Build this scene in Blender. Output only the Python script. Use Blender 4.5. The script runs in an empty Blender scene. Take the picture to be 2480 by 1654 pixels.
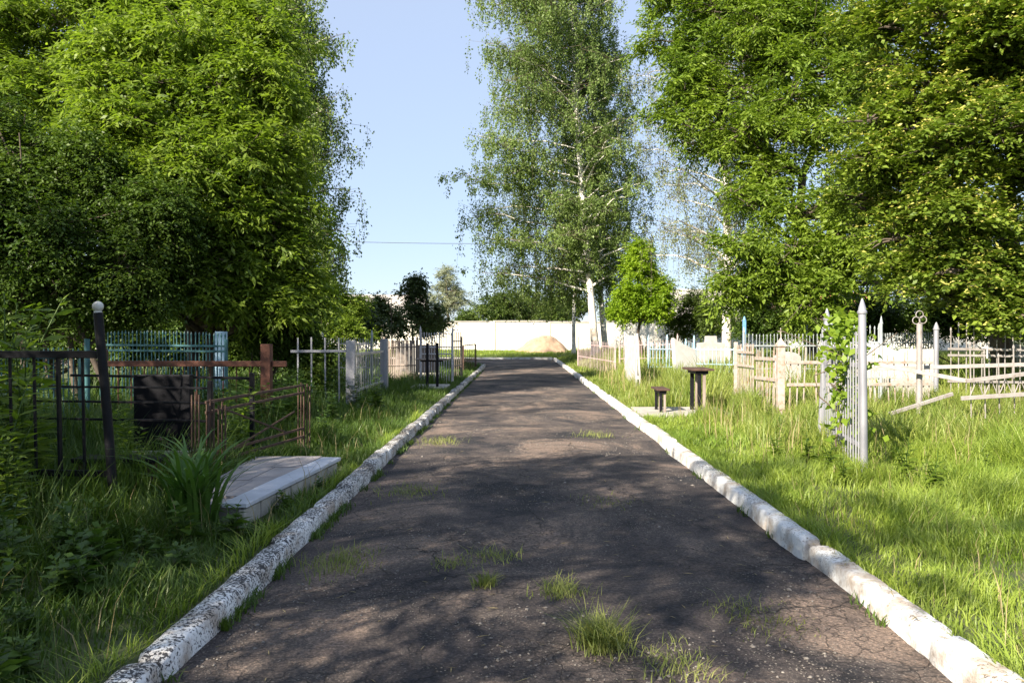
import bpy, math, random
import numpy as np
from mathutils import Vector, Matrix

sc = bpy.context.scene
col = sc.collection
R = math.radians
rng = np.random.default_rng(7)
random.seed(7)

# ------------------------------------------------------------------ camera
CAMH, F = 1.55, 1946.0
cd = bpy.data.cameras.new("camera")
cam = bpy.data.objects.new("camera", cd)
col.objects.link(cam)
cd.sensor_width = 36.0
cd.lens = 36.0 * F / 2480.0
cd.clip_start = 0.05
cd.clip_end = 3000
cam.location = (0, 0, CAMH)
cam.rotation_euler = (R(90 - 0.59), 0, R(0.59))
sc.camera = cam

# ------------------------------------------------------------------ light
SUN_EL, SUN_AZ = 33.0, 38.0          # sun behind and to the left of the camera
w = bpy.data.worlds.new("World")
sc.world = w
w.use_nodes = True
nt = w.node_tree
bg = nt.nodes["Background"]
sky = nt.nodes.new("ShaderNodeTexSky")
sky.sky_type = 'NISHITA'
sky.sun_disc = False
sky.sun_elevation = R(SUN_EL)
sky.sun_rotation = R(180 + SUN_AZ)
sky.altitude = 200
sky.air_density = 1.0
sky.dust_density = 0.3
sky.ozone_density = 4.0
hz = nt.nodes.new("ShaderNodeMix")           # thin even summer haze over the clear sky
hz.data_type = 'RGBA'
hz.inputs[0].default_value = 0.68
nt.links.new(sky.outputs[0], hz.inputs[6])
hz.inputs[7].default_value = (3.30, 3.85, 4.95, 1)
nt.links.new(hz.outputs[2], bg.inputs[0])
bg.inputs[1].default_value = 0.072
sd = bpy.data.lights.new("sun", 'SUN')
sd.energy = 5.0
sd.angle = R(0.5)
sd.color = (1.0, 0.90, 0.74)
so = bpy.data.objects.new("sun", sd)
col.objects.link(so)
ce = math.cos(R(SUN_EL))
sdir = Vector((math.sin(R(SUN_AZ)) * ce, math.cos(R(SUN_AZ)) * ce, -math.sin(R(SUN_EL))))
so.rotation_euler = sdir.to_track_quat('-Z', 'Y').to_euler()
so.location = (-30, -30, 40)
sc.view_settings.view_transform = 'Standard'
sc.view_settings.look = 'None'
sc.view_settings.exposure = 1.55
sc.view_settings.gamma = 1.0

# ------------------------------------------------------------------ materials
def mat(name):
    m = bpy.data.materials.new(name)
    m.use_nodes = True
    n = m.node_tree
    return m, n, n.nodes["Principled BSDF"]

def ramp(n, stops, interp='LINEAR'):
    r = n.nodes.new("ShaderNodeValToRGB")
    r.color_ramp.interpolation = interp
    e = r.color_ramp.elements
    while len(e) < len(stops):
        e.new(0.5)
    for i, (p, c) in enumerate(stops):
        e[i].position = p
        e[i].color = (*c, 1) if len(c) == 3 else c
    return r

def noise(n, scale, detail=6, rough=0.6, vec=None, dist=0.0):
    t = n.nodes.new("ShaderNodeTexNoise")
    t.inputs['Scale'].default_value = scale
    t.inputs['Detail'].default_value = detail
    t.inputs['Roughness'].default_value = rough
    t.inputs['Distortion'].default_value = dist
    if vec is not None:
        n.links.new(vec, t.inputs['Vector'])
    return t

def coords(n, scale=(1, 1, 1)):
    tc = n.nodes.new("ShaderNodeTexCoord")
    mp = n.nodes.new("ShaderNodeMapping")
    mp.inputs['Scale'].default_value = scale
    n.links.new(tc.outputs['Object'], mp.inputs['Vector'])
    return mp.outputs['Vector']

def mixc(n, fac, a, b, mode='MIX'):
    m = n.nodes.new("ShaderNodeMix")
    m.data_type = 'RGBA'
    m.blend_type = mode
    for sock, v in ((m.inputs[0], fac), (m.inputs[6], a), (m.inputs[7], b)):
        if hasattr(v, 'is_output'):
            n.links.new(v, sock)
        elif isinstance(v, (int, float)):
            sock.default_value = v
        else:
            sock.default_value = (*v, 1)
    return m.outputs[2]

def bump(n, b, height, strength=0.3, dist=0.02):
    bn = n.nodes.new("ShaderNodeBump")
    bn.inputs['Strength'].default_value = strength
    bn.inputs['Distance'].default_value = dist
    n.links.new(height, bn.inputs['Height'])
    n.links.new(bn.outputs[0], b.inputs['Normal'])

def leaf_mat(name, dark, light, trans=0.4, spot=0.45, rough=0.5):
    m, n, b = mat(name)
    g = n.nodes.new("ShaderNodeNewGeometry")
    r = ramp(n, [(0.0, dark), (1.0, light)])
    nz = noise(n, spot, 2, 0.5, coords(n))
    mx = n.nodes.new("ShaderNodeMath"); mx.operation = 'MULTIPLY_ADD'
    n.links.new(g.outputs['Random Per Island'], mx.inputs[0])
    mx.inputs[1].default_value = 0.65
    sub = n.nodes.new("ShaderNodeMath"); sub.operation = 'MULTIPLY_ADD'
    n.links.new(nz.outputs[0], sub.inputs[0]); sub.inputs[1].default_value = 1.4; sub.inputs[2].default_value = -0.5
    n.links.new(sub.outputs[0], mx.inputs[2])
    n.links.new(mx.outputs[0], r.inputs[0])
    n.links.new(r.outputs[0], b.inputs['Base Color'])
    b.inputs['Roughness'].default_value = rough
    b.inputs['Specular IOR Level'].default_value = 0.35
    t = n.nodes.new("ShaderNodeBsdfTranslucent")
    tcol = mixc(n, 1.0, r.outputs[0], (1.15, 1.25, 0.55), 'MULTIPLY')
    n.links.new(tcol, t.inputs['Color'])
    ms = n.nodes.new("ShaderNodeMixShader")
    ms.inputs[0].default_value = trans
    n.links.new(b.outputs[0], ms.inputs[1]); n.links.new(t.outputs[0], ms.inputs[2])
    out = [x for x in n.nodes if x.type == 'OUTPUT_MATERIAL'][0]
    n.links.new(ms.outputs[0], out.inputs['Surface'])
    return m

def noisy(name, stops, scale=6, rough=0.7, metal=0.0, bumpy=0.2, vscale=(1, 1, 1), bscale=None, detail=8, bd=0.01):
    m, n, b = mat(name)
    v = coords(n, vscale)
    t = noise(n, scale, detail, 0.65, v)
    r = ramp(n, stops)
    n.links.new(t.outputs[0], r.inputs[0])
    n.links.new(r.outputs[0], b.inputs['Base Color'])
    b.inputs['Roughness'].default_value = rough
    b.inputs['Metallic'].default_value = metal
    t2 = noise(n, bscale or scale * 4, 6, 0.6, v)
    bump(n, b, t2.outputs[0], bumpy, bd)
    return m

M = {}
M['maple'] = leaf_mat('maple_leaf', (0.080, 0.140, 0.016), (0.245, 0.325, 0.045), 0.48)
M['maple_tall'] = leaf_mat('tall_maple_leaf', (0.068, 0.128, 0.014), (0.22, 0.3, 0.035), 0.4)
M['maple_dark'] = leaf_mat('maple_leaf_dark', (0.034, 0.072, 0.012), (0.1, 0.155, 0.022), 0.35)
M['maple_fresh'] = leaf_mat('maple_leaf_fresh', (0.13, 0.23, 0.012), (0.29, 0.4, 0.03), 0.45)
M['linden'] = leaf_mat('linden_leaf', (0.052, 0.098, 0.012), (0.215, 0.285, 0.036), 0.33)
M['bract'] = leaf_mat('linden_bract', (0.38, 0.37, 0.07), (0.62, 0.58, 0.16), 0.4)
M['birch'] = leaf_mat('birch_leaf', (0.08, 0.13, 0.03), (0.2, 0.275, 0.075), 0.38, 0.35)
M['birch_far'] = leaf_mat('birch_leaf_pale', (0.13, 0.16, 0.07), (0.27, 0.3, 0.15), 0.38)
M['shrub'] = leaf_mat('shrub_leaf', (0.04, 0.07, 0.025), (0.11, 0.15, 0.05), 0.3)
M['willow'] = leaf_mat('willow_leaf', (0.17, 0.19, 0.12), (0.32, 0.34, 0.23), 0.35)
M['far_green'] = leaf_mat('far_leaf', (0.055, 0.095, 0.018), (0.13, 0.18, 0.035), 0.35)
M['vine'] = leaf_mat('vine_leaf', (0.10, 0.18, 0.012), (0.23, 0.32, 0.03), 0.4, 2.0)
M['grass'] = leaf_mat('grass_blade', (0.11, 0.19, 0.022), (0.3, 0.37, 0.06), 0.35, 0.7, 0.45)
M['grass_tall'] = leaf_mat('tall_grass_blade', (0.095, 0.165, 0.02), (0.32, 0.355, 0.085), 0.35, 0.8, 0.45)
M['grass_shade'] = leaf_mat('shade_darkened_grass_blade', (0.036, 0.082, 0.013), (0.115, 0.175, 0.030), 0.35, 0.9, 0.45)  # blade colour darkened to carry part of the left verge's shade
M['weed'] = leaf_mat('weed_leaf', (0.035, 0.08, 0.014), (0.10, 0.17, 0.025), 0.35, 3.0)
M['iris'] = leaf_mat('iris_leaf', (0.05, 0.12, 0.02), (0.11, 0.20, 0.035), 0.3, 3.0)
M['tuft'] = leaf_mat('dusty_grass_blade', (0.10, 0.15, 0.025), (0.33, 0.34, 0.11), 0.35, 6.0)
M['straw'] = leaf_mat('dry_straw', (0.22, 0.17, 0.08), (0.38, 0.31, 0.16), 0.2, 3.0)

M['bark'] = noisy('grey_brown_bark', [(0.3, (0.035, 0.026, 0.02)), (0.7, (0.13, 0.10, 0.075))], 9, 0.9, 0, 0.6, (1, 1, 0.25), bd=0.03)
M['twig'] = noisy('twig_bark', [(0.3, (0.05, 0.035, 0.025)), (0.7, (0.13, 0.10, 0.07))], 9, 0.9)
M['soil'] = noisy('verge_soil', [(0.3, (0.035, 0.05, 0.015)), (0.55, (0.07, 0.085, 0.025)), (0.8, (0.10, 0.085, 0.05))], 1.5, 0.95, 0, 0.6, bscale=30)
M['silver'] = noisy('silver_paint', [(0.3, (0.25, 0.25, 0.28)), (0.65, (0.38, 0.38, 0.42))], 5, 0.42, 0.35, 0.08, (1, 1, 0.3))
M['silver_worn'] = noisy('worn_silver_paint', [(0.25, (0.20, 0.15, 0.11)), (0.42, (0.28, 0.25, 0.235)), (0.75, (0.40, 0.375, 0.36))], 9, 0.55, 0.2, 0.15)
M['cream_rust'] = noisy('faded_cream_paint', [(0.3, (0.26, 0.13, 0.06)), (0.48, (0.36, 0.30, 0.26)), (0.75, (0.46, 0.42, 0.39))], 11, 0.65, 0.0, 0.2)
M['white_grey'] = noisy('chalky_white_paint', [(0.25, (0.28, 0.25, 0.25)), (0.6, (0.50, 0.48, 0.50))], 6, 0.6, 0, 0.15)
M['black'] = noisy('black_paint', [(0.3, (0.005, 0.005, 0.007)), (0.62, (0.011, 0.011, 0.014)), (0.80, (0.05, 0.045, 0.04))], 14, 0.5, 0.0, 0.2)
M['granite'] = noisy('black_granite', [(0.4, (0.004, 0.004, 0.006)), (0.7, (0.008, 0.008, 0.011))], 60, 0.6, 0, 0.02)
M['black'].node_tree.nodes['Principled BSDF'].inputs['Specular IOR Level'].default_value = 0.15
M['granite'].node_tree.nodes['Principled BSDF'].inputs['Specular IOR Level'].default_value = 0.15
M['rust'] = noisy('red_brown_rust', [(0.3, (0.05, 0.018, 0.011)), (0.6, (0.13, 0.048, 0.028)), (0.8, (0.19, 0.09, 0.055))], 9, 0.8, 0, 0.25)
M['rust_dark'] = noisy('dark_brown_rust', [(0.3, (0.030, 0.016, 0.012)), (0.6, (0.085, 0.045, 0.030)), (0.8, (0.20, 0.14, 0.10))], 12, 0.75, 0, 0.3)
M['teal'] = noisy('teal_paint', [(0.3, (0.02, 0.065, 0.07)), (0.7, (0.055, 0.17, 0.185))], 8, 0.5, 0, 0.15)
M['lightblue'] = noisy('pale_blue_paint', [(0.3, (0.25, 0.40, 0.52)), (0.7, (0.40, 0.56, 0.70))], 8, 0.5, 0, 0.15)
M['blue'] = noisy('blue_paint', [(0.3, (0.10, 0.26, 0.50)), (0.7, (0.18, 0.38, 0.62))], 8, 0.5, 0, 0.15)
M['greygreen'] = noisy('grey_green_paint', [(0.3, (0.22, 0.25, 0.26)), (0.7, (0.38, 0.41, 0.42))], 8, 0.5, 0.1, 0.15)
M['oldwood'] = noisy('weathered_wood', [(0.3, (0.12, 0.09, 0.075)), (0.7, (0.33, 0.27, 0.23))], 6, 0.85, 0, 0.4, (1, 1, 0.2))
M['pinkwash'] = noisy('pink_grey_paint', [(0.3, (0.30, 0.20, 0.20)), (0.7, (0.55, 0.44, 0.43))], 7, 0.7, 0, 0.2)
M['concrete'] = noisy('pale_concrete', [(0.3, (0.26, 0.24, 0.21)), (0.7, (0.44, 0.42, 0.38))], 5, 0.9, 0, 0.3, bscale=40)
M['slab'] = noisy('grey_stone_slab', [(0.3, (0.20, 0.18, 0.18)), (0.7, (0.34, 0.31, 0.31))], 4, 0.75, 0, 0.2, bscale=40)
M['slab_edge'] = noisy('pale_blue_grey_tile', [(0.3, (0.38, 0.40, 0.46)), (0.7, (0.54, 0.56, 0.62))], 5, 0.5, 0, 0.1)
M['whitestone'] = noisy('white_marble', [(0.3, (0.44, 0.43, 0.42)), (0.7, (0.58, 0.57, 0.56))], 4, 0.6, 0, 0.1)
M['greystone'] = noisy('grey_stone', [(0.3, (0.26, 0.25, 0.24)), (0.7, (0.42, 0.40, 0.38))], 5, 0.8, 0, 0.3)
M['wallpaint'] = noisy('whitewashed_wall', [(0.25, (0.66, 0.62, 0.55)), (0.5, (0.74, 0.70, 0.62)), (0.8, (0.82, 0.78, 0.70))], 0.9, 0.9, 0, 0.25, bscale=14)
M['coping'] = noisy('wall_coping', [(0.3, (0.26, 0.25, 0.23)), (0.7, (0.42, 0.40, 0.37))], 3, 0.9, 0, 0.25)
M['sand'] = noisy('heaped_sand', [(0.3, (0.26, 0.17, 0.11)), (0.7, (0.44, 0.31, 0.215))], 3, 0.95, 0, 0.6, bscale=18, bd=0.05)
M['house'] = noisy('cream_plaster', [(0.3, (0.50, 0.42, 0.33)), (0.7, (0.62, 0.55, 0.45))], 2, 0.9)
M['roof_grey'] = noisy('grey_slate_roof', [(0.3, (0.26, 0.24, 0.22)), (0.7, (0.40, 0.37, 0.34))], 4, 0.8, 0, 0.4, (1, 6, 1))
M['roof_orange'] = noisy('orange_brown_roof', [(0.3, (0.30, 0.14, 0.06)), (0.7, (0.48, 0.25, 0.11))], 4, 0.8, 0, 0.4)
M['glass'] = noisy('dark_window_glass', [(0.4, (0.02, 0.025, 0.03)), (0.6, (0.03, 0.035, 0.04))], 2, 0.1)
M['wire'] = noisy('dark_cable', [(0.4, (0.03, 0.03, 0.035)), (0.6, (0.05, 0.05, 0.055))], 2, 0.5)
M['pole'] = noisy('grey_pole', [(0.3, (0.20, 0.18, 0.16)), (0.7, (0.32, 0.30, 0.27))], 4, 0.9)
M['finial'] = noisy('dull_white_knob', [(0.3, (0.40, 0.39, 0.36)), (0.7, (0.62, 0.61, 0.58))], 12, 0.6)
M['stone'] = noisy('road_pebble', [(0.3, (0.07, 0.06, 0.055)), (0.7, (0.30, 0.27, 0.24))], 40, 0.9)

# birch bark: chalk white with dark horizontal flecks, darker at the foot
def birch_bark():
    m, n, b = mat('birch_bark')
    v = coords(n, (3.0, 3.0, 9.0))
    t = noise(n, 1.6, 5, 0.6, v)
    r = ramp(n, [(0.33, (0.04, 0.035, 0.03)), (0.40, (0.66, 0.62, 0.57)), (0.8, (0.80, 0.77, 0.72))])
    n.links.new(t.outputs[0], r.inputs[0])
    v2 = coords(n, (1, 1, 1))
    t2 = noise(n, 1.1, 4, 0.6, v2)
    r2 = ramp(n, [(0.30, (0.6, 0.55, 0.5)), (0.5, (1, 1, 1))])
    n.links.new(t2.outputs[0], r2.inputs[0])
    c = mixc(n, 1.0, r.outputs[0], r2.outputs[0], 'MULTIPLY')
    n.links.new(c, b.inputs['Base Color'])
    b.inputs['Roughness'].default_value = 0.75
    bump(n, b, t.outputs[0], 0.3, 0.02)
    return m
M['birch_bark'] = birch_bark()

def kerb_mat(name, chip_lo, chip_hi, dark):
    m, n, b = mat(name)
    v = coords(n)
    t = noise(n, 62, 4, 0.62, v, 0.5)
    big = noise(n, 1.7, 4, 0.6, v)
    ge = n.nodes.new("ShaderNodeNewGeometry")
    sx = n.nodes.new("ShaderNodeSeparateXYZ"); n.links.new(ge.outputs['Normal'], sx.inputs[0])
    ad = n.nodes.new("ShaderNodeMath"); ad.operation = 'MULTIPLY_ADD'
    n.links.new(big.outputs[0], ad.inputs[0]); ad.inputs[1].default_value = 0.45; n.links.new(t.outputs[0], ad.inputs[2])
    r = ramp(n, [(chip_lo, dark), (chip_hi, (0.70, 0.70, 0.70)), (1.0, (0.80, 0.79, 0.78))])
    # the tread has lost more paint than the upright face
    fc = n.nodes.new("ShaderNodeMath"); fc.operation = 'MULTIPLY_ADD'
    n.links.new(sx.outputs[2], fc.inputs[0]); fc.inputs[1].default_value = -0.07; n.links.new(ad.outputs[0], fc.inputs[2])
    n.links.new(fc.outputs[0], r.inputs[0])
    # dirt in broad blotches
    t3 = noise(n, 4.5, 5, 0.65, v)
    r3 = ramp(n, [(0.38, (0.55, 0.47, 0.40)), (0.56, (1, 1, 1))])
    n.links.new(t3.outputs[0], r3.inputs[0])
    c = mixc(n, 1.0, r.outputs[0], r3.outputs[0], 'MULTIPLY')
    n.links.new(c, b.inputs['Base Color'])
    b.inputs['Roughness'].default_value = 0.85
    bump(n, b, t.outputs[0], 0.5, 0.015)
    return m
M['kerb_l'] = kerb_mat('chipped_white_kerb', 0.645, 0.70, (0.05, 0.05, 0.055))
M['kerb_r'] = kerb_mat('white_kerb', 0.50, 0.60, (0.18, 0.15, 0.13))

def road_mat():
    m, n, b = mat('worn_asphalt')
    v = coords(n)
    patch = noise(n, 0.75, 7, 0.68, v, 0.8)
    rp = ramp(n, [(0.39, (0.028, 0.027, 0.032)), (0.46, (0.070, 0.058, 0.057)), (0.53, (0.100, 0.082, 0.075)), (0.60, (0.205, 0.153, 0.125))])
    n.links.new(patch.outputs[0], rp.inputs[0])
    fine = noise(n, 55, 8, 0.75, v)
    rf = ramp(n, [(0.32, (0.30, 0.30, 0.31)), (0.50, (0.85, 0.85, 0.85)), (0.68, (2.1, 2.0, 1.85))])
    n.links.new(fine.outputs[0], rf.inputs[0])
    c = mixc(n, 1.0, rp.outputs[0], rf.outputs[0], 'MULTIPLY')
    # exposed aggregate
    vo = n.nodes.new("ShaderNodeTexVoronoi"); vo.inputs['Scale'].default_value = 48
    n.links.new(v, vo.inputs['Vector'])
    rv = ramp(n, [(0.16, (1, 1, 1)), (0.30, (0, 0, 0))])
    n.links.new(vo.outputs['Distance'], rv.inputs[0])
    area = noise(n, 0.9, 5, 0.7, v, 0.4)
    ra = ramp(n, [(0.47, (0, 0, 0)), (0.57, (1, 1, 1))])
    n.links.new(area.outputs[0], ra.inputs[0])
    f = mixc(n, 1.0, rv.outputs[0], ra.outputs[0], 'MULTIPLY')
    wn = n.nodes.new("ShaderNodeSeparateColor"); n.links.new(vo.outputs['Color'], wn.inputs[0])
    rs = ramp(n, [(0.0, (0.09, 0.075, 0.065)), (1.0, (0.34, 0.30, 0.26))])
    n.links.new(wn.outputs[0], rs.inputs[0])
    c2 = mixc(n, f, c, rs.outputs[0])
    # cracks
    wv = noise(n, 2.2, 4, 0.6, v)
    va = n.nodes.new("ShaderNodeVectorMath"); va.operation = 'MULTIPLY_ADD'
    n.links.new(wv.outputs[1], va.inputs[0]); va.inputs[1].default_value = (0.5, 0.5, 0.5); n.links.new(v, va.inputs[2])
    vc = n.nodes.new("ShaderNodeTexVoronoi"); vc.feature = 'DISTANCE_TO_EDGE'; vc.inputs['Scale'].default_value = 0.8
    n.links.new(va.outputs[0], vc.inputs['Vector'])
    rc = ramp(n, [(0.0, (1, 1, 1)), (0.008, (0, 0, 0))])
    n.links.new(vc.outputs['Distance'], rc.inputs[0])
    vc2 = n.nodes.new("ShaderNodeTexVoronoi"); vc2.feature = 'DISTANCE_TO_EDGE'; vc2.inputs['Scale'].default_value = 7
    n.links.new(va.outputs[0], vc2.inputs['Vector'])
    rc2 = ramp(n, [(0.0, (1, 1, 1)), (0.05, (0, 0, 0))])
    n.links.new(vc2.outputs['Distance'], rc2.inputs[0])
    ar2 = noise(n, 0.8, 3, 0.5, v)
    ra2 = ramp(n, [(0.45, (0, 0, 0)), (0.55, (0.6, 0.6, 0.6))])
    n.links.new(ar2.outputs[0], ra2.inputs[0])
    f2 = mixc(n, 1.0, rc2.outputs[0], ra2.outputs[0], 'MULTIPLY')
    ar3 = noise(n, 0.9, 3, 0.5, coords(n, (1.0, 0.8, 1.3)))
    ra3 = ramp(n, [(0.47, (0, 0, 0)), (0.56, (1, 1, 1))])
    n.links.new(ar3.outputs[0], ra3.inputs[0])
    f3 = mixc(n, 1.0, rc.outputs[0], ra3.outputs[0], 'MULTIPLY')
    cr = mixc(n, 1.0, f3, f2, 'LIGHTEN')
    c3 = mixc(n, cr, c2, (0.016, 0.014, 0.014))
    n.links.new(c3, b.inputs['Base Color'])
    b.inputs['Roughness'].default_value = 0.88
    b.inputs['Specular IOR Level'].default_value = 0.3
    hs = mixc(n, 0.5, fine.outputs[0], f, 'ADD')
    hh = mixc(n, 1.0, hs, cr, 'SUBTRACT')
    bump(n, b, hh, 0.9, 0.016)
    return m
M['road'] = road_mat()

# ------------------------------------------------------------------ object helpers
origin = {}
def tag(o, label=None, cat=None, group=None, kind=None):
    if label: o['label'] = label
    if cat: o['category'] = cat
    if group: o['group'] = group
    if kind: o['kind'] = kind
    return o

def empty(name, loc, label, cat, group=None):
    o = bpy.data.objects.new(name, None)
    o.empty_display_size = 0.2
    o.location = loc
    col.objects.link(o)
    origin[o.name] = np.array(loc, float)
    return tag(o, label, cat, group)

def link_mesh(name, me, m, parent=None, loc=None, smooth=False):
    me.materials.append(m)
    o = bpy.data.objects.new(name, me)
    col.objects.link(o)
    if parent is not None:
        o.parent = parent
        origin[o.name] = origin[parent.name]
    else:
        if loc is not None:
            o.location = loc
        origin[o.name] = np.array(loc if loc is not None else (0, 0, 0), float)
    if smooth:
        me.polygons.foreach_set('use_smooth', np.ones(len(me.polygons), bool))
    return o

def np_mesh(name, V, Q):
    """V (n,3), Q (m,k) constant k"""
    me = bpy.data.meshes.new(name)
    V = np.ascontiguousarray(V, np.float32); Q = np.ascontiguousarray(Q, np.int32)
    me.vertices.add(len(V)); me.vertices.foreach_set('co', V.ravel())
    me.loops.add(Q.size); me.loops.foreach_set('vertex_index', Q.ravel())
    me.polygons.add(len(Q)); me.polygons.foreach_set('loop_start', np.arange(0, Q.size, Q.shape[1], dtype=np.int32))
    me.update(calc_edges=True)
    return me

class MB:
    def __init__(s): s.v = []; s.f = []
    def add(s, vs, fs):
        b = len(s.v); s.v += [tuple(p) for p in vs]; s.f += [tuple(b + i for i in f) for f in fs]
        return s
    def box(s, c, sz, rot=None):
        x, y, z = sz[0] / 2, sz[1] / 2, sz[2] / 2
        e = min(0.006, 0.25 * min(x, y, z))
        vs = []
        # chamfered box: 24 verts
        import itertools
        idx = {}
        for sx, sy, sz_ in itertools.product((-1, 1), repeat=3):
            for ax in range(3):
                p = [sx * (x - e), sy * (y - e), sz_ * (z - e)]
                p[ax] = (sx * x, sy * y, sz_ * z)[ax]
                idx[(sx, sy, sz_, ax)] = len(vs); vs.append(Vector(p))
        fs = []
        for ax in range(3):
            o1, o2 = [a for a in range(3) if a != ax]
            for sg in (-1, 1):
                q = []
                for a, b_ in ((-1, -1), (1, -1), (1, 1), (-1, 1)):
                    k = [0, 0, 0]; k[ax] = sg; k[o1] = a; k[o2] = b_
                    q.append(idx[(*k, ax)])
                fs.append(q)
        for ax in range(3):               # edges along axis ax
            o1, o2 = [a for a in range(3) if a != ax]
            for a in (-1, 1):
                for b_ in (-1, 1):
                    k0 = [0, 0, 0]; k0[o1] = a; k0[o2] = b_; k0[ax] = -1
                    k1 = list(k0); k1[ax] = 1
                    fs.append([idx[(*k0, o1)], idx[(*k1, o1)], idx[(*k1, o2)], idx[(*k0, o2)]])
        for k in itertools.product((-1, 1), repeat=3):
            fs.append([idx[(*k, 0)], idx[(*k, 1)], idx[(*k, 2)]])
        m = Matrix.Translation(Vector(c)) @ (rot.to_4x4() if rot is not None else Matrix.Identity(4))
        return s.add([m @ p for p in vs], fs)
    def bar(s, p0, p1, wd, th, up=(0, 0, 1)):
        p0, p1 = Vector(p0), Vector(p1)
        d = p1 - p0; L = d.length; d.normalize()
        u = Vector(up)
        if abs(d.dot(u)) > 0.97: u = Vector((0, 1, 0)) if abs(d.y) < 0.9 else Vector((1, 0, 0))
        sx = d.cross(u).normalized(); uz = sx.cross(d)
        rot = Matrix((sx, d, uz)).transposed()
        return s.box((p0 + p1) / 2, (th, L, wd), rot)
    def tube(s, pts, rad, n=8, cap=True):
        pts = [Vector(p) for p in pts]
        if not hasattr(rad, '__len__'): rad = [rad] * len(pts)
        ring = []
        pu = None
        for i, p in enumerate(pts):
            d = (pts[min(i + 1, len(pts) - 1)] - pts[max(i - 1, 0)]).normalized()
            if pu is None:
                a = Vector((1, 0, 0)) if abs(d.x) < 0.8 else Vector((0, 1, 0))
                pu = (a - d * a.dot(d)).normalized()
            else:
                pu = (pu - d * pu.dot(d)).normalized()
            q = d.cross(pu)
            ring.append([p + (pu * math.cos(2 * math.pi * k / n) + q * math.sin(2 * math.pi * k / n)) * rad[i] for k in range(n)])
        vs = [v for r_ in ring for v in r_]
        fs = []
        for i in range(len(pts) - 1):
            for k in range(n):
                a, b_ = i * n + k, i * n + (k + 1) % n
                fs.append((a, b_, b_ + n, a + n))
        if cap:
            fs.append(tuple(range(n))[::-1]); fs.append(tuple((len(pts) - 1) * n + k for k in range(n)))
        return s.add(vs, fs)
    def lathe(s, base, prof, n=14, axis=None):
        """prof: (r, z) from bottom to top around vertical axis at base"""
        vs = []; fs = []
        for r_, z in prof:
            r_ = max(r_, 0.0004)
            vs += [(base[0] + r_ * math.cos(2 * math.pi * k / n), base[1] + r_ * math.sin(2 * math.pi * k / n), base[2] + z) for k in range(n)]
        for i in range(len(prof) - 1):
            for k in range(n):
                a, b_ = i * n + k, i * n + (k + 1) % n
                fs.append((a, b_, b_ + n, a + n))
        fs.append(tuple(range(n))[::-1]); fs.append(tuple((len(prof) - 1) * n + k for k in range(n)))
        return s.add(vs, fs)
    def torus(s, c, Rr, r, axis_u, axis_v, n=20, k=6):
        pts = []
        u, v = Vector(axis_u), Vector(axis_v); c = Vector(c)
        w_ = u.cross(v)
        vs = []; fs = []
        for i in range(n):
            a = 2 * math.pi * i / n
            d = u * math.cos(a) + v * math.sin(a)
            for j in range(k):
                b_ = 2 * math.pi * j / k
                vs.append(c + d * (Rr + r * math.cos(b_)) + w_ * r * math.sin(b_))
        for i in range(n):
            for j in range(k):
                fs.append((i * k + j, ((i + 1) % n) * k + j, ((i + 1) % n) * k + (j + 1) % k, i * k + (j + 1) % k))
        return s.add(vs, fs)
    def build(s, name, m, parent=None, loc=None, smooth=False):
        o0 = origin[parent.name] if parent is not None else np.array(loc if loc is not None else (0, 0, 0), float)
        me = bpy.data.meshes.new(name)
        V = np.array(s.v, float) - o0
        me.from_pydata([tuple(p) for p in V], [], s.f)
        me.update()
        o = link_mesh(name, me, m, parent, loc)
        if smooth:
            for p in me.polygons: p.use_smooth = True
            try:
                me.set_sharp_from_angle(angle=R(40))
            except Exception:
                pass
        return o

def W(px, py, Y):
    """a point of the place from a photo pixel and its distance along the road"""
    return np.array(((px - 1260) / F * Y, Y, CAMH - (py - 807) / F * Y))

def nrm(a):
    return a / np.maximum(np.linalg.norm(a, axis=-1, keepdims=True), 1e-9)

# ------------------------------------------------------------------ terrain
def wob(x, y):
    return (np.sin(x * 1.3 + y * 0.7) * 0.5 + np.sin(x * 0.6 - y * 1.1 + 2) * 0.6 + np.sin(y * 2.3 + x * 2.9 + 1) * 0.25)

def gz(x, y):
    x = np.asarray(x, float); y = np.asarray(y, float)
    dk = np.minimum(np.where(x > 0, x - 2.06, -1.72 - x), 4) / 4
    z = 0.085 + np.clip(dk, 0, 1) * (0.03 + 0.03 * wob(x, y))
    z = z + np.clip((y - 47.5) / 10.5, 0, 1) * 0.22
    # bank on the right close to the road's end
    z = z + 0.22 * np.exp(-((x - 4.2) / 1.6) ** 2 - ((y - 41) / 4.0) ** 2)
    return z

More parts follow.
